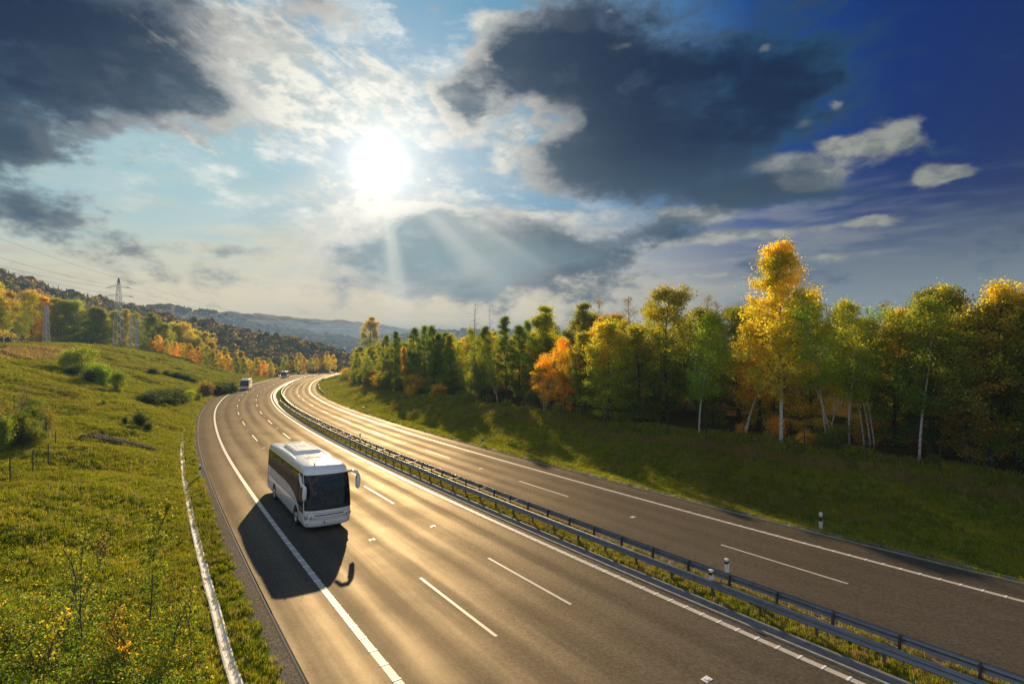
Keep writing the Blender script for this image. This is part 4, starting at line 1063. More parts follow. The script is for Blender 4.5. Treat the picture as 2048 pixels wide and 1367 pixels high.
# ------------------------------------------------------------------ coach
M['coach_white'] = simple('coach_paint', (.84, .85, .85), .22, 0, .03, 3.0, coat=.6)
def glass_mat():
    m, nb, b = mat('tinted_glass'); b.inputs['Base Color'].default_value = (.006, .008, .010, 1)
    b.inputs['Roughness'].default_value = .03; b.inputs['Specular IOR Level'].default_value = .4
    return m
M['glass'] = glass_mat()
M['trim'] = simple('black_trim', (.012, .012, .014), .45)
M['tyre'] = simple('tyre_rubber', (.018, .018, .018), .85)
M['rim'] = simple('wheel_rim', (.55, .56, .58), .3, .8)
M['lamp'] = simple('lamp_glass', (.45, .48, .52), .08, .3, coat=1.0)
M['lampdark'] = simple('lamp_housing', (.05, .055, .065), .12, .3, coat=1.0)
M['plate'] = simple('plate_white', (.72, .70, .58), .5); M['blue'] = simple('plate_blue', (.01, .05, .35), .5)
M['amber'] = simple('amber_lamp', (.7, .25, .02), .3)
M['seam'] = simple('panel_gap', (.10, .105, .11), .6)
M['grille'] = simple('vent_brown', (.12, .07, .045), .7)
LB = 12.1
ZL = [.30, .36, .55, .95, 1.25, 1.45, 1.8, 2.3, 2.8, 3.10, 3.25, 3.36, 3.44, 3.50, 3.54, 3.56]
WL = [1.19, 1.24, 1.268, 1.275, 1.275, 1.274, 1.268, 1.254, 1.236, 1.222, 1.205, 1.175, 1.12, 1.02, .80, .36]
XF = [12.02, 12.08, 12.12, 12.14, 12.12, 12.09, 12.03, 11.91, 11.73, 11.56, 11.47, 11.38, 11.27, 11.08, 10.7, 8.8]
XR = [.18, .10, .04, .0, .0, .0, .02, .06, .10, .14, .20, .28, .40, .60, 1.1, 3.0]
def bw(z): return float(np.interp(z, ZL, WL))
def bf(z): return float(np.interp(z, ZL, XF))
def br_(z): return float(np.interp(z, ZL, XR))
def fcor(a, D=.55, p=3.0): return D * (1 - max(0, 1 - abs(a) ** p) ** (1 / p))
def front_pt(a, z, off=0.0):
    x = bf(z) - fcor(a); y = a * bw(z)
    nx, ny = 1.0, a * abs(a) ** 3 * 2.0
    l = math.hypot(nx, ny); return Vector((x + off * nx / l, y + off * ny / l, z))
def side_pt(x, z, sgn, off=0.0): return Vector((x, sgn * (bw(z) + off), z))
def grid_panel(fn, us, vs, name, mt, parent, thick=None):
    V = [fn(u, v) for u in us for v in vs]; k = len(vs)
    F = [(i * k + j, i * k + j + 1, (i + 1) * k + j + 1, (i + 1) * k + j) for i in range(len(us) - 1) for j in range(k - 1)]
    return obj(name, mesh(name, V, F, mt, smooth=True), parent)
def build_coach(label):
    t = thing('coach', label, 'bus')
    # body shell
    aa = [math.sin(x) for x in np.linspace(-PI / 2, PI / 2, 17)]
    xs = np.linspace(.5, 11.3, 19)
    V = []; n = None
    for z in ZL:
        w = bw(z); f, r_ = bf(z), br_(z); ring = []
        for a in aa: ring.append((f - fcor(a) * min(1, (f - r_) / 8), a * w, z))
        sx = np.linspace(f - .55 * min(1, (f - r_) / 8), r_ + .25 * min(1, (f - r_) / 8), 14)[1:-1]
        for x in sx: ring.append((x, w, z))
        for a in aa[::-1]: ring.append((r_ + fcor(a, .25, 3) * min(1, (f - r_) / 8), a * w, z))
        for x in sx[::-1]: ring.append((x, -w, z))
        n = len(ring); V += ring
    F = []
    for i in range(len(ZL) - 1):
        for k in range(n): F.append((i * n + k, i * n + (k + 1) % n, (i + 1) * n + (k + 1) % n, (i + 1) * n + k))
    F.append(tuple(range(n))[::-1]); F.append(tuple((len(ZL) - 1) * n + k for k in range(n)))
    body = obj('body', mesh('body', V, F, M['coach_white'], smooth=True), t)
    # skirt/underside in black trim
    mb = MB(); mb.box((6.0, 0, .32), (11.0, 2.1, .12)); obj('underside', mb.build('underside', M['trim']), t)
    # windscreen with black lower field
    grid_panel(lambda a, z: front_pt(a, z, .024), [max(-.985, min(.985, x)) for x in aa], [1.42, 1.45, 1.8, 2.3, 2.8, 3.06], 'windscreen', M['glass'], t)
    grid_panel(lambda a, z: front_pt(a, z, .022), [max(-.985, min(.985, x)) for x in aa], [1.22, 1.25, 1.415], 'windscreen_sill', M['trim'], t)
    # side glass: a dark band that sweeps down to the front axle
    def lowz(x): return float(np.interp(x, [.3, 6.5, 8.0, 9.0, 9.8, 10.4, 10.8], [1.98, 1.94, 1.86, 1.70, 1.45, 1.15, .95]))
    for sg in (-1, 1):
        xs_ = np.linspace(.35, 11.52, 46); V = []; F = []
        for x in xs_:
            lo = lowz(x) if x < 10.8 else 1.0
            for q in range(6):
                z = lo + (3.08 - lo) * q / 5; xx = min(x, bf(z) - .53); V.append(side_pt(xx, z, sg, .006))
        for i in range(len(xs_) - 1):
            for j in range(5): F.append((i * 6 + j, i * 6 + j + 1, (i + 1) * 6 + j + 1, (i + 1) * 6 + j))
        obj('glass_band', mesh('glass_band', V, F, M['trim'], smooth=True), t)
        for p in range(6):
            a, b = .45 + p * 1.62, .45 + (p + 1) * 1.62 - .05
            V = []; F = []; q_ = np.linspace(a, b, 7)
            for x in q_:
                lo = lowz(x) + .10
                for q in range(4): z = lo + (3.0 - lo) * q / 3; V.append(side_pt(x, z, sg, .012))
            for i in range(6):
                for j in range(3): F.append((i * 4 + j, i * 4 + j + 1, (i + 1) * 4 + j + 1, (i + 1) * 4 + j))
            obj('side_window', mesh('side_window', V, F, M['glass'], smooth=True), t)
        grid_panel(lambda x, z: side_pt(min(x, bf(z) - .55), z, sg, .013), np.linspace(10.35, 11.35, 5), np.linspace(1.12, 2.95, 5), 'door_glass' if sg < 0 else 'side_window', M['glass'], t)
        # lower body seams, flaps, marker lamps
        mb = MB()
        for x in (1.7, 3.6, 5.3, 7.0, 8.5):
            mb.bar(side_pt(x, .42, sg, .003), side_pt(x, 1.86 if x < 8 else 1.70, sg, .003), .018, .008)
        mb.bar(side_pt(.5, 1.42, sg, .003), side_pt(9.4, 1.36, sg, .003), .018, .02); mb.bar(side_pt(10.45, .5, sg, .004), side_pt(10.45, 1.2, sg, .004), .02, .008)
        obj('panel_seam', mb.build('panel_seam', M['seam']), t)
        for x in (.5, 3.7, 5.4, 7.1, 8.3):
            mb = MB(); mb.box(side_pt(x, .78, sg, .006), (.10, .02, .07)); obj('flap_handle', mb.build('flap_handle', M['trim']), t)
        mb = MB(); mb.box(side_pt(11.1, .92, sg, .006), (.12, .02, .07)); obj('marker_lamp', mb.build('marker_lamp', M['amber']), t)
        # wheels
        for x in (3.05, 9.75):
            V = [side_pt(x, .50, sg, .004)] ; F = []
            c_ = []
            for k in range(17):
                a = PI * k / 16 - .0; c_.append(side_pt(x + .60 * math.cos(a), .50 + .60 * math.sin(a), sg, .005))
            V = [side_pt(x - .60, .30, sg, .005), side_pt(x + .60, .30, sg, .005)] + c_
            F = [tuple(range(len(V)))]
            obj('wheel_arch_shade', mesh('wheel_arch_shade', V, F, M['trim']), t)  # flat black panel in place of a recess, its shade put into the colour
            w = obj('wheel', None, t, (x, sg * 1.14, .50))
            V, F = [], []
            prof = [(.0, .10), (.34, .10), (.36, .13), (.46, .15), (.50, .10), (.50, -.14), (.0, -.14)]
            for k in range(20):
                a = 2 * PI * k / 20
                for r_, y in prof[1:6]: V.append((r_ * math.cos(a), sg * y, r_ * math.sin(a)))
            for k in range(20):
                for j in range(4): F.append((k * 5 + j, k * 5 + j + 1, ((k + 1) % 20) * 5 + j + 1, ((k + 1) % 20) * 5 + j))
            obj('tyre', mesh('tyre', V, F, M['tyre'], smooth=True), w)
            V = []; F = []; pr = [(.02, .15), (.12, .15), (.15, .06), (.28, .07), (.30, .125), (.345, .135)]
            for k in range(20):
                a = 2 * PI * k / 20
                for r_, y in pr: V.append((r_ * math.cos(a), sg * y, r_ * math.sin(a)))
            for k in range(20):
                for j in range(5): F.append((k * 6 + j, k * 6 + j + 1, ((k + 1) % 20) * 6 + j + 1, ((k + 1) % 20) * 6 + j))
            obj('rim', mesh('rim', V, F, M['rim'], smooth=True), w)
    # nose
    for sg in (-1, 1):
        V = [front_pt(sg * a, z, .010) for a, z in ((.99, 1.04), (.90, 1.05), (.72, .94), (.60, .78), (.80, .66), (.97, .69))]
        obj('headlight', mesh('headlight', V, [(0, 1, 2, 3, 4, 5)], M['lampdark']), t)
        hl = t.children[-1] if t.children else None
        mb = MB()
        for a, z, r_ in ((.90, .86, .10), (.76, .83, .08)):
            c_ = front_pt(sg * a, z, .016); mb.tube([c_, c_ + Vector((.02, 0, 0))], [r_, r_ * .9], 12)
        obj('headlight_lens', mb.build('headlight_lens', M['lamp'], smooth=False), t)
        mb = MB(); c_ = front_pt(sg * .90, .50, .010); mb.tube([c_, c_ + Vector((.02, 0, 0))], [.06, .055], 12); obj('fog_lamp', mb.build('fog_lamp', M['lamp']), t)
    def arc(z0, sag, a0, a1, w, name, mt, off=.006):
        pts = [front_pt(a, z0 + sag * (a * a), off) for a in np.linspace(a0, a1, 15)]; mb = MB()
        for p, q in zip(pts[:-1], pts[1:]): mb.bar(p, q, .02, w)
        obj(name, mb.build(name, mt), t)
    arc(.94, .04, -.62, .62, .045, 'grille_slot', M['trim']); arc(1.06, .05, -.97, .97, .012, 'nose_seam', M['seam']); arc(.70, .16, -.72, .72, .012, 'nose_seam', M['seam']); arc(.80, .14, -.6, .6, .012, 'nose_seam', M['seam'])
    mb = MB(); mb.box(front_pt(0, .56, .02), (.02, .60, .16)); pl = obj('number_plate', mb.build('number_plate', M['plate']), t)
    mb = MB(); mb.box(front_pt(0, .56, .028) + Vector((.0, -.27, 0)), (.014, .055, .15)); obj('plate_strip', mb.build('plate_strip', M['blue']), pl)
    for sg in (-.5, .45):
        mb = MB(); mb.tube([front_pt(sg, 1.40, .03), front_pt(sg - .35, 1.62, .03), front_pt(sg - .40, 2.1, .03)], .014, 4); obj('wiper', mb.build('wiper', M['trim']), t)
    # white A-pillar horn on the door side, mirrors
    r = Vector
    V = []; 
    mb = MB(); pts = [side_pt(10.3, 3.02, -1, .03), side_pt(10.9, 2.78, -1, .05), side_pt(11.35, 2.40, -1, .08)]; mb.tube(pts, [.03, .11, .05], 8); obj('mirror_fairing', mb.build('mirror_fairing', M['coach_white'], True), t)
    def mirror(pts, rad, hp0, hp1, wdt):
        m_ = obj('mirror', None, t); mb = MB(); mb.tube(pts, rad, 8); obj('mirror_arm', mb.build('mirror_arm', M['coach_white'], True), m_)
        hv = Vector(hp1) - Vector(hp0); mb = MB()
        ps = [Vector(hp0) + hv * f for f in (0, .08, .25, .5, .75, .92, 1)]; rr = [.04, .09, .115, .12, .115, .09, .04]
        V, F = tube(ps, rr, 10); c0 = Vector(hp0)
        mb.add([Vector((c0.x + (v.x - c0.x) * .75, v.y, v.z)) if False else v for v in V], F); obj('mirror_shell', mb.build('mirror_shell', M['coach_white'], True), m_)
        mb = MB(); cen = (Vector(hp0) + Vector(hp1)) / 2; mb.box(cen + Vector((-.13, 0, 0)), (.05, .22, abs(hv.z) * .8)); obj('mirror_glass', mb.build('mirror_glass', M['trim']), m_)
    mirror([r((11.35, -1.20, 2.55)), r((11.75, -1.38, 2.62)), r((12.05, -1.36, 2.55))], [.08, .09, .07], (12.10, -1.34, 2.62), (12.02, -1.34, 1.80), .2)
    mirror([r((11.45, 1.15, 3.08)), r((11.80, 1.32, 3.16)), r((12.0, 1.52, 3.08)), r((12.06, 1.60, 2.90))], [.07, .09, .10, .10], (12.08, 1.62, 2.98), (12.02, 1.60, 2.15), .2)
    # roof equipment
    def pod(x0, x1, w0, w1, z0, h, name, parent, mt, taper=.35):
        V = [(x0, -w0, z0), (x1, -w1, z0), (x1, w1, z0), (x0, w0, z0), (x0 + taper, -w0 + .12, z0 + h), (x1 - taper * .5, -w1 + .12, z0 + h), (x1 - taper * .5, w1 - .12, z0 + h), (x0 + taper, w0 - .12, z0 + h)]
        import bmesh
        me = mesh(name, V, [(0, 3, 2, 1), (4, 5, 6, 7), (0, 1, 5, 4), (1, 2, 6, 5), (2, 3, 7, 6), (3, 0, 4, 7)], mt)
        bm = bmesh.new(); bm.from_mesh(me); bmesh.ops.bevel(bm, geom=bm.edges[:], offset=.05, segments=2, affect='EDGES'); bm.to_mesh(me); bm.free()
        return obj(name, me, parent)
    ac = pod(2.9, 6.9, .80, .86, 3.48, .26, 'air_conditioner', t, M['coach_white'])
    for i, yy in enumerate((-.28, .0, .28)):
        for xx in (4.35, 4.75):
            mb = MB(); mb.tube([(xx, yy, 3.735), (xx, yy, 3.748)], .10, 12); obj('vent', mb.build('vent', M['grille']), ac)
    mb = MB(); mb.box((5.35, 0, 3.742), (.015, 1.5, .006)); mb.box((6.2, 0, 3.742), (.015, 1.5, .006)); obj('seam', mb.build('seam', M['seam']), ac)
    for sg in (-1, 1):
        V, F = [], []
        for x, h in ((2.0, .02), (2.8, .16), (4.5, .20), (6.5, .20), (7.8, .14), (8.6, .0)):
            for dy, dz in ((1.19, -.25), (1.17, 0.0), (1.08, .06 + h * .6), (.98, .05 + h * .5), (.93, .0)): V.append((x, sg * dy, 3.36 + dz + (h * .25 if dz > 0 else 0)))
        for i in range(5):
            for j in range(4): F.append((i * 5 + j, i * 5 + j + 1, (i + 1) * 5 + j + 1, (i + 1) * 5 + j))
        obj('roof_fairing', mesh('roof_fairing', V, F, M['coach_white'], smooth=True), t)
    hb = pod(7.75, 8.6, .42, .42, 3.535, .06, 'roof_hatch', t, M['coach_white'], .05)
    mb = MB()
    for a, b in (((8.64, -.46), (8.64, .46)), ((8.64, -.46), (8.1, -.46))): mb.bar((a[0], a[1], 3.572), (b[0], b[1], 3.572), .045, .02)
    obj('hatch_seal', mb.build('hatch_seal', M['trim']), t)
    mb = MB(); mb.tube([(10.6, .25, 3.52), (10.55, .25, 3.95)], [.012, .006], 5); obj('antenna', mb.build('antenna', M['trim']), t)
    mb = MB(); mb.tube([(10.9, -.55, 3.47), (10.88, -.55, 3.62)], [.045, .03], 8); obj('antenna', mb.build('antenna', M['trim']), t)
    return t
def place_coach(c, s_front, o, first=False, lab=None):
    # the coach drives towards smaller stations; its front stands at s_front
    ax = at(s_front + LB, o); fr = at(s_front, o)
    d = Vector(fr - ax); yaw = math.atan2(d.y, d.x); pitch = -math.asin(d.z / d.length); roll = math.atan(E1)
    c = c if first else dup(c, (0, 0, 0), 0, lab)
    c.location = Vector(ax); 
    up = (Vector(at(s_front, o - 1)) - Vector(at(s_front, o + 1)))
    X = d.normalized(); Yl = Vector(at(s_front + 6, o + 1)) - Vector(at(s_front + 6, o - 1)); Yl = (Yl - X * Yl.dot(X)).normalized(); Z = X.cross(Yl)
    if Z.z < 0: Yl = -Yl; Z = -Z
    mtx = Matrix((X, Yl, Z)).transposed(); c.rotation_mode = 'XYZ'; c.rotation_euler = mtx.to_euler()
    return c
coach = build_coach('large white coach with black glass nearest the viewer, its long shadow lying on the shoulder')
place_coach(coach, -16.4, -5.25, True)
c2 = place_coach(coach, 145.0, -5.65, lab='distant white coach in the nearside lane, second in line behind the big one'); 
c3 = place_coach(coach, 272.0, -5.9, lab='smallest and farthest coach, entering the bend beside the autumn thicket')
for c in (coach, c2, c3): c['group'] = 'coaches driving towards the viewer'

# ------------------------------------------------------------------ crash barriers
def wbeam(s0, s1, o, sgn, top=.76, step=1.0):
    ss_ = np.arange(s0, s1 + .01, step)
    prof = [(.0, -.31), (.0, -.295), (.10, -.26), (.10, -.22), (.0, -.18), (.0, -.13), (.10, -.09), (.10, -.05), (.0, -.015), (-.012, .0)]
    os_ = [o + sgn * p for p, h in prof]; hs = [top + h for p, h in prof]
    os2 = os_ + [x - sgn * .014 for x in os_[::-1]]; hs2 = hs + hs[::-1]
    return ss_, os2, hs2
mbp = MB(); mbp.box((0, 0, .16), (.10, .012, 1.05)); mbp.box((.045, .03, .16), (.012, .06, 1.05)); mbp.box((-.045, .03, .16), (.012, .06, 1.05))
POST = mbp.build('post', M['steel_dark'])
mbs = MB(); mbs.box((0, 0, 0), (.05, 1.02, .035)); SPACER = mbs.build('spacer', M['steel_dark'])
def barrier(label, s0, s1, o, sgn, top=.76, seg=4.0, post=2.0, spacers=None, rail_on='median'):
    t = thing('crash_barrier', label, 'guardrail')
    s = s0
    while s < s1 - .01:
        e = min(s + seg, s1); ss_, os_, hs_ = wbeam(s, e + .04, o, sgn, top, (e + .04 - s) / 4)
        sc = 1.0
        me = strip(ss_, os_, hs_, 'beam', M['steel'], parent=False, close=True, smooth=False)
        obj('beam', me, t); s = e
    for s in np.arange(s0 + .5, s1, post):
        q = at(s, o - sgn * .09); p = obj('post', POST, t, tuple(q + np.array([0, 0, top - .72]))); p.rotation_euler = (0, 0, -heading(s) + (0 if sgn < 0 else PI))
    if spacers:
        for s in np.arange(spacers[0], spacers[1], post * 2):
            q = (at(s, 5.05) + at(s, 6.12)) / 2; p = obj('spacer', SPACER, t, tuple(q + np.array([0, 0, .56]))); h = heading(s)
            p.rotation_euler = (0, math.atan(E1) * 0, -h - PI / 2)
    return t
barrier('steel crash barrier of the central reservation on the side of the coaches', -84.0, 88.0, 4.96, -1, spacers=(-18.5, 60))
barrier('farther steel crash barrier of the central reservation, seen from behind with its posts', -84.0, 400.0, 6.22, 1, top=.54)
barrier('short steel crash barrier on the embankment left of the farthest coach beyond the spur', 286.0, 420.0, OA - 1.0, 1, post=2.0)
barrier('short curved crash barrier beside the far carriageway at the foot of the wood', 112.0, 250.0, OL + .9, -1, post=2.0)

# ------------------------------------------------------------------ marker posts
def marker(x, y, z, label, group, h=1.05, tilt=0.0, first=[None]):
    if first[0] is None:
        t = thing('marker_post', label, 'marker post')
        V = []; F = []; pr = [(-.06, -.045), (.06, -.045), (.045, .05), (0, .075), (-.045, .05)]
        for z_ in (-.25, 1.0): V += [(a, b, z_) for a, b in pr]
        V += [(a * .7, b * .7, 1.05) for a, b in pr]
        for k in range(5): F += [(k, (k + 1) % 5, 5 + (k + 1) % 5, 5 + k), (5 + k, 5 + (k + 1) % 5, 10 + (k + 1) % 5, 10 + k)]
        F.append((10, 11, 12, 13, 14)); obj('shaft', mesh('shaft', V, F, M['white_plastic']), t)
        V = []
        for z_ in (.60, .86): V += [(a * 1.06, b * 1.06, z_ + (.03 * (1 if a > 0 else -1))) for a, b in pr]
        obj('black_band', mesh('black_band', V, [(k, (k + 1) % 5, 5 + (k + 1) % 5, 5 + k) for k in range(5)], M['black_plastic']), t)
        mb = MB(); mb.box((0, -.062, .74), (.04, .012, .10)); obj('reflector', mb.build('reflector', M['reflector']), t)
        first[0] = t; t.location = (x, y, z)
    else: t = dup(first[0], (x, y, z), 0, label)
    t['group'] = group; t.scale = (1.35, 1.35, h / 1.05)
    return t
MPL = [(3, 'white marker post on the left verge beside the nearest coach'), (53, 'small white marker post on the left verge above the end of the white drain'), (104, 'tiny white marker post on the left verge just below the second coach'), ]
for s, lab in MPL:
    p = P3(s, -10.34); t = marker(p.x, p.y, p.z + .12, lab, 'marker posts along the motorway', 1.0 if s > 0 else .9); t.rotation_euler.z = -heading(s)
for s, o, lab in [(-32, 17.36, 'tall white marker post at the right road edge, nearest one beside the far carriageway'), (5, 17.2, 'white marker post at the right road edge in the middle of the photo'), (54, 17.2, 'white marker post at the right road edge by the big tree shadow'), (108, 17.5, 'tiny white marker post on the right verge near the far bend')]:
    p = P3(s, o); t = marker(p.x, p.y, p.z, lab, 'marker posts along the motorway'); t.rotation_euler = (R(3) if s == -32 else 0, R(-5) if s == -32 else 0, -heading(s))
for s, lo, hi in [(-33.4, 'short black and white marker on the nearer barrier at lower right', 'short black and white marker on the farther barrier at lower right'), (14.5, 'short marker on the nearer barrier right of the coach', 'short dark marker on the farther barrier right of the coach'), (64.5, 'tiny marker on the nearer barrier in the bend', 'tiny marker on the farther barrier in the bend')]:
    for o, lab in ((5.05, lo), (6.14, hi)):
        q = at(s, o); t = marker(q[0], q[1], q[2] + .70, lab, 'markers standing on the barriers', .42); t.scale = (1.35, 1.35, .42); t.rotation_euler.z = -heading(s)

# ------------------------------------------------------------------ drain along the left verge
def wob(x, y, dist):
    x = np.array([x]); y = np.array([y])
    return float((sstep(dist, .5, 6) * (vnoise(x, y, .11, 1) * 1.6 + vnoise(x, y, .35, 2) * .55 + vnoise(x, y, .9, 3) * .22))[0])
def drain():
    t = obj('drain', None, kind='structure')
    s = -62.0; g = np.random.default_rng(3)
    while s < 72:
        L = 1.5; o0 = -11.38 + g.normal() * .012 + .35 * float(sstep(s, 55, 75)); 
        w = .12 if s < 40 else .12 - .03 * (s - 40) / 32
        Vv = []; 
        pr = [(-w - .05, .02), (-w, .035), (-w * .5, -.02), (0, -.035), (w * .5, -.02), (w, .035), (w + .05, .02), (w + .05, -.12), (-w - .05, -.12)]
        for ss_ in (s + .01, s + L - .02):
            for a, h in pr:
                o = o0 + a; q = at(ss_, o); zz = float(height_so(ss_, -11.35)) + h + .11 + float(sstep(s, -10, 20)) * .07 + wob(q[0], q[1], 1.54); Vv.append((q[0], q[1], zz))
        k = len(pr); F = [(j, (j + 1) % k, k + (j + 1) % k, k + j) for j in range(k)] + [tuple(range(k)), tuple(range(k, 2 * k))[::-1]]
        if not (s > 58 and g.random() < .35): obj('channel_stone', mesh('channel_stone', Vv, F, M['drain']), t)
        s += L
drain()
def stones():
    g = np.random.default_rng(8); V = []; F = []; b = 0
    import itertools
    for k in range(520):
        f = g.random() ** .8; u = 350 - f * 172 ; v = 904 - 36 * f + 6 * math.sin(f * 5); Y = 55.8 - 1.0 * f
        x = (u - 1024) / 1054.9 * Y + g.normal() * .15; y = Y + g.normal() * (.12 + .55 * f); z = ground_z(x, y) + .02
        r_ = g.uniform(.05, .14); jj = IV[:42] if len(IV) >= 42 else IV
        W = IV * (1 + g.normal(size=(len(IV), 1)) * .14) * np.array([r_, r_ * g.uniform(.6, 1), r_ * .6]) + np.array([x, y, z]); V.append(W); F.append(IF + b); b += len(W)
    obj('drain_stones', mesh('drain_stones', np.concatenate(V), np.concatenate(F), M['stone']), kind='stuff')
stones()

# ------------------------------------------------------------------ fences
def fence(name, label, posts, h, mt, wires=(.3, .75, 1.2, 1.65), braces=()):
    t = thing(name, label, 'fence')
    mb = MB(); mb.tube([(0, 0, -.3), (0, 0, h)], .035, 6); pm = mb.build('post', mt)
    P_ = [Vector((x, y, ground_z(x, y))) for x, y in posts]
    for p in P_: obj('post', pm, t, p)
    for w in wires:
        mb = MB(); mb.tube([p + Vector((0, 0, w)) for p in P_], .007, 3); obj('wire', mb.build('wire', M['steel_dark']), t)
    for i in braces:
        mb = MB(); mb.tube([P_[i] + Vector((0, 0, h * .8)), P_[i].lerp(P_[i + 1], .45) + Vector((0, 0, .05))], .025, 5); obj('brace', mb.build('brace', mt), t)
        mb = MB(); mb.tube([P_[i] + Vector((0, 0, h * .8)), P_[i].lerp(P_[i - 1], .45) + Vector((0, 0, .05))], .025, 5); obj('brace', mb.build('brace', mt), t)
    return t
fp = [tuple(P3(s, OL + 11.2 + .35 * math.sin(s * .13))[:2]) for s in np.arange(-56, 150, 4.3)]
fence('wire_fence', 'green wire mesh fence standing in front of the wood on the right', fp, 2.0, M['post_green'], (.1, .4, .7, 1.0, 1.3, 1.6, 1.9), braces=(7, 14))
lp = [((u - 1024) / 1054.9 * Y, Y) for u, Y in ((-130, 27), (-55, 30.5), (18, 34), (64, 37), (95, 39.6), (110, 44.5))]
fence('wire_fence', 'dark wire fence round the thicket at the left edge, front run', lp, 1.9, M['post_green'], (.2, .5, .8, 1.1, 1.4, 1.7))
lp = [((u - 1024) / 1054.9 * Y, Y) for u, Y in ((110, 44.7), (92, 49), (57, 53), (27, 57), (-20, 60))]
fence('wire_fence', 'dark wire fence behind the thicket at the left edge, back run', lp, 1.9, M['post_green'], (.2, .5, .8, 1.1, 1.4, 1.7), braces=(1,))
lp = [((u - 1024) / 1054.9 * Y, Y) for u, Y in ((-60, 120), (8, 124), (32, 128), (56, 132), (80, 138), (104, 142), (130, 150), (160, 160), (200, 185), (240, 205), (275, 215), (310, 224), (340, 230))]
fence('wire_fence', 'low post and wire fence along the top of the grassy bank below the pylon', lp, 1.8, M['bark'], (.5, 1.0, 1.5))

# ------------------------------------------------------------------ power line
def lattice(mb, H, w0, w1, n, cx=0, cy=0, z0=0):
    for k in range(n):
        a0 = k / n; a1 = (k + 1) / n; wa = w0 + (w1 - w0) * a0; wb = w0 + (w1 - w0) * a1; za, zb = z0 + H * a0, z0 + H * a1
        ca = [(cx + sx * wa, cy + sy * wa, za) for sx, sy in ((-1, -1), (1, -1), (1, 1), (-1, 1))]
        cb_ = [(cx + sx * wb, cy + sy * wb, zb) for sx, sy in ((-1, -1), (1, -1), (1, 1), (-1, 1))]
        for i in range(4):
            j = (i + 1) % 4; mb.bar(ca[i], cb_[i], .15); mb.bar(*((ca[i], cb_[j]) if k % 2 else (ca[j], cb_[i])), .09); mb.bar(cb_[i], cb_[j], .05)
M['pylon'] = simple('pylon_steel', (.58, .60, .62), .5, .1, .2, .5); M['pylon_red'] = simple('pylon_red', (.40, .10, .06), .6); M['insulator'] = simple('insulator', (.10, .05, .03), .3)
def pylon(label, x, y, H, w0, rz):
    t = thing('pylon', label, 'pylon', (x, y, ground_z(x, y)), rz)
    mb = MB(); lattice(mb, H * .80, w0, w0 * .34, 10); lattice(mb, H * .13, w0 * .34, w0 * .2, 3, z0=H * .80); obj('tower', mb.build('tower', M['pylon']), t)
    mb = MB(); lattice(mb, H * .07, w0 * .2, .08, 4, z0=H * .93); obj('tip', mb.build('tip', M['pylon_red']), t)
    tips = []
    for f, L in ((.865, 4.2), (.735, 5.4), (.61, 4.4)):
        z = H * f
        for sg in (-1, 1):
            mb = MB()
            for sy in (-.5, .5):
                mb.bar((0, sy, z), (sg * L, 0, z + .1), .12); mb.bar((0, sy, z + 1.3), (sg * L, 0, z + .1), .10)
            for q in (.25, .5, .75): mb.bar((sg * L * q, -.5 * (1 - q), z), (sg * L * q, .5 * (1 - q), z), .07); mb.bar((sg * L * q, .0, z), (sg * L * (q - .12), 0, z + 1.3 * (1 - q)), .07)
            obj('cross_arm', mb.build('cross_arm', M['pylon']), t)
            mb = MB(); a = Vector((sg * L, 0, z)); 
            for dy in (-1, 1): mb.tube([a, a + Vector((0, dy * 1.8, -.5))], .10, 6)
            obj('insulator', mb.build('insulator', M['insulator']), t); tips.append((sg * L, z - .3))
    return t, tips
PX, PY = (238 - 1024) / 1054.9 * 236, 236
rzp = R(8)
PH = topz(556, PY) - ground_z(PX, PY)
pyl, tips = pylon('tall lattice electricity pylon with a red tip standing above the grassy slope', PX, PY, PH, 1.85, rzp)
M['wire'] = simple('aluminium_wire', (.35, .34, .33), .4, .6)
def wire(name, label, a, b, sag, r_=.045, n=28, cat='power line', group=None):
    a = Vector(a); b = Vector(b); pts = []
    for i in range(n + 1):
        f = i / n; p = a.lerp(b, f); p.z -= sag * 4 * f * (1 - f); pts.append(p)
    mb = MB(); mb.tube(pts, r_, 4); return tag(obj('power_line', mb.build('power_line', M['wire'])), label, cat, group)
bz = ground_z(PX, PY)
def pt(lx, lz): return (PX + lx * math.cos(rzp), PY + lx * math.sin(rzp), bz + lz)
P2 = Vector((-128, 10, 34)); P3_ = Vector((-60, 640, -25))
nm = {0: 'upper left', 1: 'upper right', 2: 'middle left', 3: 'middle right', 4: 'lower left', 5: 'lower right'}
wire('w', 'topmost thin wire leaving the pylon tip towards the left edge of the sky', pt(0, PH), P2 + Vector((0, 0, 33)), 5, .035)
wire('w', 'thin wire from the pylon tip descending right towards the valley', pt(0, PH), P3_ + Vector((0, 0, 34)), 14, .03)
for i, (lx, lz) in enumerate(tips):
    wire('w', 'wire running left from the %s cross arm of the pylon' % nm[i], pt(lx, lz), P2 + Vector((lx * 1.2, lx * .2, lz - 2)), 7 if lz > PH * .7 else 10, .04)
    wire('w', 'wire running right into the valley from the %s cross arm of the pylon' % nm[i], pt(lx, lz), P3_ + Vector((lx, 0, lz)), 14, .03)
def mast(label, u, Y, vt, w):
    x = (u - 1024) / 1054.9 * Y; z = ground_z(x, Y); H = topz(vt, Y) - z
    t = thing('lattice_mast', label, 'mast', (x, Y, z)); mb = MB(); lattice(mb, H, w, w * .55, 12); obj('tower', mb.build('tower', M['pylon']), t)
    mb = MB(); mb.bar((-1.4, 0, H * .8), (1.4, 0, H * .8), .12); mb.bar((-1.1, 0, H * .97), (1.1, 0, H * .97), .12); obj('cross_arm', mb.build('cross_arm', M['pylon']), t)
    return t
mast('slim lattice mast just right of the tall pylon, left one of the pair', 262, 240, 634, .55)
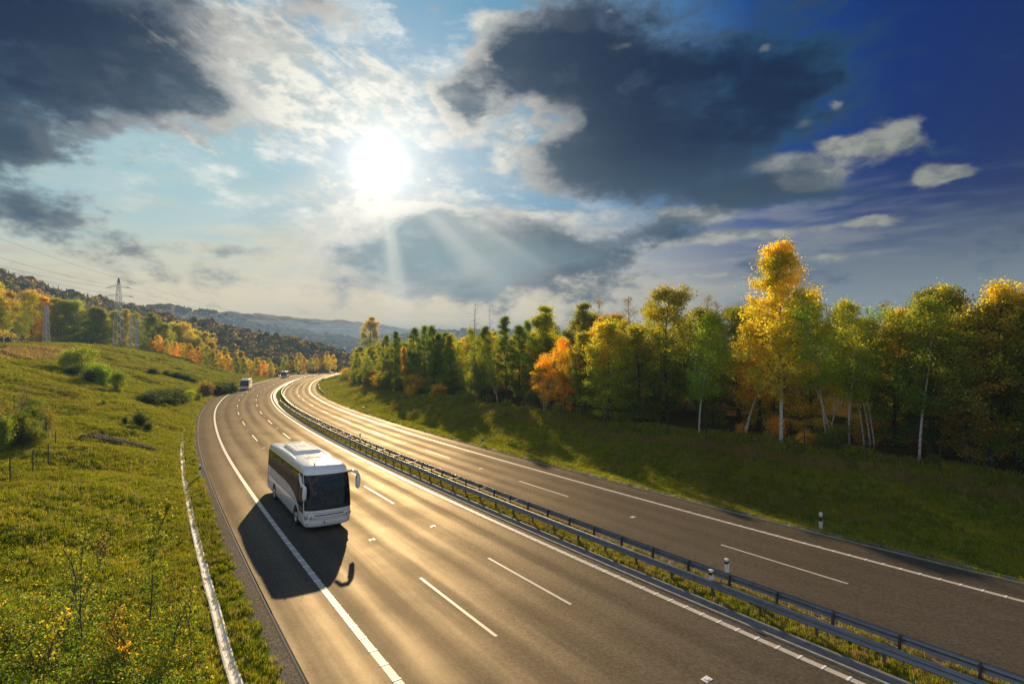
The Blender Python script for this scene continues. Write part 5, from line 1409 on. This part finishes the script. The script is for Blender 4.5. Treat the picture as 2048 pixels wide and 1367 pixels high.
mast('slim lattice mast right of the tall pylon, right one of the pair', 274, 240, 637, .55)
mast('lattice mast among the trees behind the meadow at far left', 93, 196, 612, .75)

# ------------------------------------------------------------------ thicket and saplings at the left
g6 = np.random.default_rng(66)
first_t = PR['bush1'] if 'bush1' in USED else None
DBR = (.14, .095, .03); CN[DBR] = 'brown'; CN[(.09, .10, .022)] = 'dull olive'
THK = []
for i in range(44):
    u = g6.uniform(-150, 104); Y = np.interp(u, [-150, 18, 104], [33, 39, 44.0]) + g6.uniform(0, 9) + (104 - u) * .03
    x = (u - 1024) / 1054.9 * Y; H = g6.uniform(1.8, 3.6) * (1.1 if u < 50 else .8)
    c = [(.09, .10, .022), DBR, OLV, DKG, DBR, DBR][g6.integers(6)]
    put_tree(['bush1', 'bare1', 'bush2'][i % 3], x, Y, H * (1.25 if i % 3 == 1 else 1), c, .0, 'bush', 'shrub', 'bushes of the fenced thicket at the left edge', wide=g6.uniform(.55, .95) if i % 3 != 1 else 1.5); THK.append((u, bpy.context.scene.objects[-1] if False else LAST[0], CN[c]))
ordinal(THK, '%s %s bush from the left in the fenced thicket')
def sapling(u, v, H, label, colr, al, stems, nleaf, seed, lean=(0, 0)):
    a = (u - 1024) / 1054.9; best = None
    for Y in np.arange(10, 40, .05):
        z = ground_z(a * Y, Y)
        if CAM_H + (675 - v) / 1054.9 * Y <= z: best = Y; break
    Y = best or 20; x = a * Y
    t = grow(seed, H, .028, .12, H * .20, 'egg', 16, up=.95, droop=.1, nleaf=nleaf, lsize=.085, spread=.09, lean=lean, bend=.25, bark='bark', kind='sapling', stems=stems, twigs=2)
    t.location = (x, Y, ground_z(x, Y) - .02); col_ = tuple(colr) + (al,); t.color = col_
    for c in t.children: c.color = col_
    t['label'] = label; t['category'] = 'sapling'
sapling(296, 1245, 4.3, 'leafy young birch sapling, tallest plant of the left foreground', OLV, .35, 1, 2200, 71, (.9, 0))
sapling(133, 1270, 2.9, 'thin nearly bare sapling, left stem of the pair at lower left', OLV, .1, 1, 260, 72, (-.1, 0))
sapling(152, 1268, 3.3, 'thin nearly bare sapling with forked stem, right of the pair at lower left', OLV, .1, 2, 420, 73, (.6, 0))
sapling(198, 1122, 1.3, 'small dry twiggy sapling alone in the grass at left', BRN, .3, 4, 70, 74)
sapling(95, 1345, 1.6, 'short sapling with yellow leaves in the lower left corner', GLD, .5, 3, 320, 75)
sapling(345, 1300, 1.7, 'short green sapling beside the white drain at lower left', OLV, .2, 3, 380, 76)
sapling(255, 1330, 2.0, 'orange-leaved sapling between the green ones at lower left', ORG, .4, 3, 420, 77)

# ------------------------------------------------------------------ grass
def grass_mat():
    m = bpy.data.materials.new('grass_blades'); m.use_nodes = True; nt = m.node_tree; nt.nodes.clear(); nb = NB(nt); P = pos(nb)
    n2 = nb.noise(P, .55, 7, .65); n3 = nb.noise(P, 4.0, 6, .7); n1 = nb.noise(P, .09, 6, .6)
    oi = nb.node('ShaderNodeObjectInfo'); rn = E(nb, oi.outputs['Random'])
    c = nb.mix(nb.ss(n3 * .5 + n2 * .3 + rn * .2, .36, .62), (.15, .21, .006), (.45, .47, .014))
    c = nb.mix(nb.ss(n2, .46, .68) * .7, c, (.42, .35, .018)); c = nb.mix(nb.ss(n1, .5, .62) * .35, c, (.23, .16, .015))
    c = nb.mix(nb.ss(rn, .80, .9) * .7, c, (.42, .34, .14))
    d = nb.node('ShaderNodeBsdfDiffuse'); t = nb.node('ShaderNodeBsdfTranslucent'); nb.put(d.inputs[0], c); nb.put(t.inputs[0], c)
    m1 = nb.node('ShaderNodeMixShader'); m1.inputs[0].default_value = .5
    nt.links.new(d.outputs[0], m1.inputs[1]); nt.links.new(t.outputs[0], m1.inputs[2])
    o = nb.node('ShaderNodeOutputMaterial'); nt.links.new(m1.outputs[0], o.inputs[0]); return m
M['grass'] = grass_mat()
def straw_mat():
    m = bpy.data.materials.new('dry_grass'); m.use_nodes = True; nt = m.node_tree; nt.nodes.clear(); nb = NB(nt)
    c = nb.mix(nb.noise(pos(nb), 3.0, 4, .6), (.30, .18, .04), (.56, .43, .17))
    d = nb.node('ShaderNodeBsdfDiffuse'); t = nb.node('ShaderNodeBsdfTranslucent'); nb.put(d.inputs[0], c); nb.put(t.inputs[0], c)
    m1 = nb.node('ShaderNodeMixShader'); m1.inputs[0].default_value = .5
    nt.links.new(d.outputs[0], m1.inputs[1]); nt.links.new(t.outputs[0], m1.inputs[2])
    o = nb.node('ShaderNodeOutputMaterial'); nt.links.new(m1.outputs[0], o.inputs[0]); M['straw'] = m
straw_mat()
def tuft(seed, n, h, spr, wdt, mt):
    g = np.random.default_rng(seed); V = []; F = []
    for k in range(n):
        a = g.uniform(0, 6.28); r_ = spr * g.random() ** .5; x, y = r_ * math.cos(a), r_ * math.sin(a); hh = h * g.uniform(.5, 1.15); b = g.uniform(0, 6.28); ln = hh * g.uniform(.15, .8)
        dx, dy = math.cos(b), math.sin(b); w = wdt * g.uniform(.7, 1.3); px, py = -dy * w, dx * w; i = len(V)
        V += [(x - px, y - py, -.02), (x + px, y + py, -.02), (x + dx * ln * .4 + px * .7, y + dy * ln * .4 + py * .7, hh * .65), (x + dx * ln * .4 - px * .7, y + dy * ln * .4 - py * .7, hh * .65), (x + dx * ln, y + dy * ln, hh)]
        F += [(i, i + 1, i + 2), (i, i + 2, i + 3), (i + 3, i + 2, i + 4)]
    return mesh('tuft', V, F, mt)
def scatter(name, pts, scl, me, seed=0):
    """countless small plants: one object whose points carry copies of one tuft"""
    g = np.random.default_rng(seed); n = len(pts)
    src = bpy.data.objects.new(name + '_source', me); src.location = (0, 0, -90); COL.objects.link(src); src['kind'] = 'stuff'; src.hide_render = False
    bpy.data.objects.remove(src)
    pm = bpy.data.meshes.new(name); pm.vertices.add(n); pm.vertices.foreach_set('co', np.asarray(pts, np.float32).ravel())
    a = pm.attributes.new('sc', 'FLOAT', 'POINT'); a.data.foreach_set('value', np.asarray(scl, np.float32))
    a = pm.attributes.new('rz', 'FLOAT_VECTOR', 'POINT'); rr = np.zeros((n, 3), np.float32); rr[:, 2] = g.uniform(0, 6.28, n); rr[:, :2] = g.normal(size=(n, 2)) * .12; a.data.foreach_set('vector', rr.ravel())
    o = obj(name, pm, kind='stuff')
    ng = bpy.data.node_groups.new(name + '_nodes', 'GeometryNodeTree'); ng.interface.new_socket('Geometry', in_out='INPUT', socket_type='NodeSocketGeometry'); ng.interface.new_socket('Geometry', in_out='OUTPUT', socket_type='NodeSocketGeometry')
    N = ng.nodes; gi = N.new('NodeGroupInput'); go = N.new('NodeGroupOutput'); ip = N.new('GeometryNodeInstanceOnPoints'); m2p = N.new('GeometryNodeMeshToPoints')
    # the tuft itself travels as a second mesh joined through an object-info node
    holder = bpy.data.objects.new(name + '_tuft', me); hc = bpy.data.collections.new(name + '_tufts'); hc.objects.link(holder)
    oi = N.new('GeometryNodeObjectInfo'); oi.inputs['Object'].default_value = holder; oi.inputs['As Instance'].default_value = True
    na = N.new('GeometryNodeInputNamedAttribute'); na.data_type = 'FLOAT'; na.inputs[0].default_value = 'sc'
    nr = N.new('GeometryNodeInputNamedAttribute'); nr.data_type = 'FLOAT_VECTOR'; nr.inputs[0].default_value = 'rz'
    L = ng.links; L.new(gi.outputs[0], m2p.inputs[0]); L.new(m2p.outputs[0], ip.inputs['Points']); L.new(oi.outputs['Geometry'], ip.inputs['Instance'])
    fa = [s for s in na.outputs if s.enabled and s.type == 'VALUE'][0]; fv = [s for s in nr.outputs if s.enabled and s.type == 'VECTOR'][0]
    L.new(fa, ip.inputs['Scale']); L.new(fv, ip.inputs['Rotation']); L.new(ip.outputs[0], go.inputs[0])
    md = o.modifiers.new('scatter', 'NODES'); md.node_group = ng
    return o
def zs_of(s, o):
    q = at(s, o); z = height_so(s, o); dist = np.where(o < 0, OA - o, o - OL); amp = sstep(dist, .5, 6)
    X, Y = q[:, 0], q[:, 1]
    z = z + amp * np.where(o < 0, 1.0, .7) * (vnoise(X, Y, .11, 1) * 1.6 + vnoise(X, Y, .35, 2) * .55 + vnoise(X, Y, .9, 3) * .22)
    return np.stack([X, Y, z], 1)
def sample_left(n, smin, smax, qmin, qmax, g, k=1.7):
    s = g.uniform(smin, smax, n * 6); q = g.uniform(qmin, qmax, n * 6); P_ = zs_of(s, OA - .14 - q)
    d = np.linalg.norm(P_ - np.array([0, 0, CAM_H]), axis=1); w = (1 / d) ** k * (P_[:, 1] > 4); u = np.abs(P_[:, 0]) < P_[:, 1] * 1.02 + 3
    w = w * u; idx = g.choice(len(s), n, replace=False, p=w / w.sum()); return s[idx], q[idx], P_[idx], d[idx]
gg = np.random.default_rng(77)
s_, q_, P_, d_ = sample_left(150000, -58, 262, .35, 75, gg)
keep = ~((q_ > 1.38) & (q_ < 1.69) & (gg.random(len(q_)) < .97)) & (gg.random(len(q_)) < np.clip((q_ - .2) / .9, .12, 1))
P_, d_, q_ = P_[keep], d_[keep], q_[keep]
scatter('grass', P_, gg.uniform(.6, 1.35, len(P_)) * np.where(q_ < 1.3, .9, 1) * (1 + np.clip(d_ - 30, 0, 110) / 60), tuft(1, 16, .19, .125, .011, M['grass']), 1)
scatter('dry_grass', P_[:: 13] + (.05, .05, 0), gg.uniform(.5, 1.2, len(P_[:: 13])) * (1 + np.clip(d_[:: 13] - 30, 0, 60) / 60), tuft(2, 12, .20, .18, .008, M['straw']), 2)
# far carriageway verge
n = 64000; s = gg.uniform(-58, 230, n * 3); q = gg.uniform(.2, 14, n * 3); P_ = zs_of(s, OL + q); d = np.linalg.norm(P_ - np.array([0, 0, CAM_H]), axis=1)
w = (1 / d) ** 1.6 * (P_[:, 1] > 6) * ((q < .42) | (q > .6)); idx = gg.choice(len(s), n, replace=False, p=w / w.sum())
tall = 1 + 1.6 * sstep(q[idx], 9.5, 12)
scatter('grass', P_[idx], gg.uniform(.6, 1.4, n) * tall * (1 + np.clip(d[idx] - 35, 0, 60) / 60), tuft(3, 14, .17, .16, .012, M['grass']), 3)
k_ = q[idx] > 9.5
scatter('dry_grass', P_[idx][k_][::3], gg.uniform(1.0, 2.6, len(P_[idx][k_][::3])), tuft(4, 14, .24, .16, .010, M['straw']), 4)
# central reservation
n = 11000; s = gg.uniform(-50, 90, n * 3); o = gg.uniform(4.76, 6.40, n * 3); t_ = (o - 4.66) / (OI0 - 4.66)
q = at(s, o); zz = np.interp(s, SS, _z) + surf(4.66) * (1 - t_) + surf(OI0) * t_ + .02
P_ = np.stack([q[:, 0], q[:, 1], zz], 1); d = np.linalg.norm(P_ - np.array([0, 0, CAM_H]), axis=1)
w = (1 / d) ** 1.4 * (P_[:, 1] > 4) * np.where(t_ < .55, 1, .45) * (.25 + (vnoise(q[:, 0], q[:, 1], 1.3, 12) > -.08)); idx = gg.choice(len(s), n, replace=False, p=w / w.sum())
scatter('grass', P_[idx], gg.uniform(.35, 1.1, n), tuft(5, 14, .17, .11, .009, M['grass']), 5)
scatter('dry_grass', P_[idx][::3], gg.uniform(.4, 1.1, len(P_[idx][::3])), tuft(6, 12, .20, .12, .007, M['straw']), 6)
# dry tall grass along the fence at the top of the bank
s = gg.uniform(60, 215, 9000); q = gg.uniform(30, 46, 9000) + (s - 60) * .02; P_ = zs_of(s, OA - q)
u = 1024 + 1055 * P_[:, 0] / P_[:, 1]; v = 675 - 1055 * (P_[:, 2] - CAM_H) / P_[:, 1]; kk = (v < 722) & (v > 697) & (u < 150)
if kk.sum() > 10: scatter('dry_grass', P_[kk], gg.uniform(2.5, 5, kk.sum()), tuft(7, 14, .24, .22, .014, M['straw']), 7)
# weeds and fallen leaves in the foreground
def weeds():
    g = np.random.default_rng(31)
    s, q, P_, d = sample_left(8200, -60, -8, 2.2, 30, g, 2.5)
    u = 1024 + 1055 * P_[:, 0] / P_[:, 1]; v = 675 - 1055 * (P_[:, 2] - CAM_H) / P_[:, 1]
    pr = sstep(v, 1130, 1300) * .9 + .03; k = g.random(len(u)) < pr * np.where(q < 3.2, .4, 1); P_ = P_[k]
    for nm_, c, fr in (('weeds', (.08, .14, .018), .70), ('weeds', (.38, .24, .03), .12), ('weeds', (.24, .26, .04), .18)):
        kk = g.random(len(P_)) < fr; Q = P_[kk]; L = 16
        C = np.repeat(Q, L, 0) + np.concatenate([g.normal(size=(len(Q) * L, 2)) * .15, g.uniform(.02, .55, (len(Q) * L, 1)) ** 1.0], 1)
        me = leaf_mesh(C, .075, g, 0, 3, nm_); o = obj(nm_, me, kind='stuff'); o.color = c + (0.0,)
weeds()
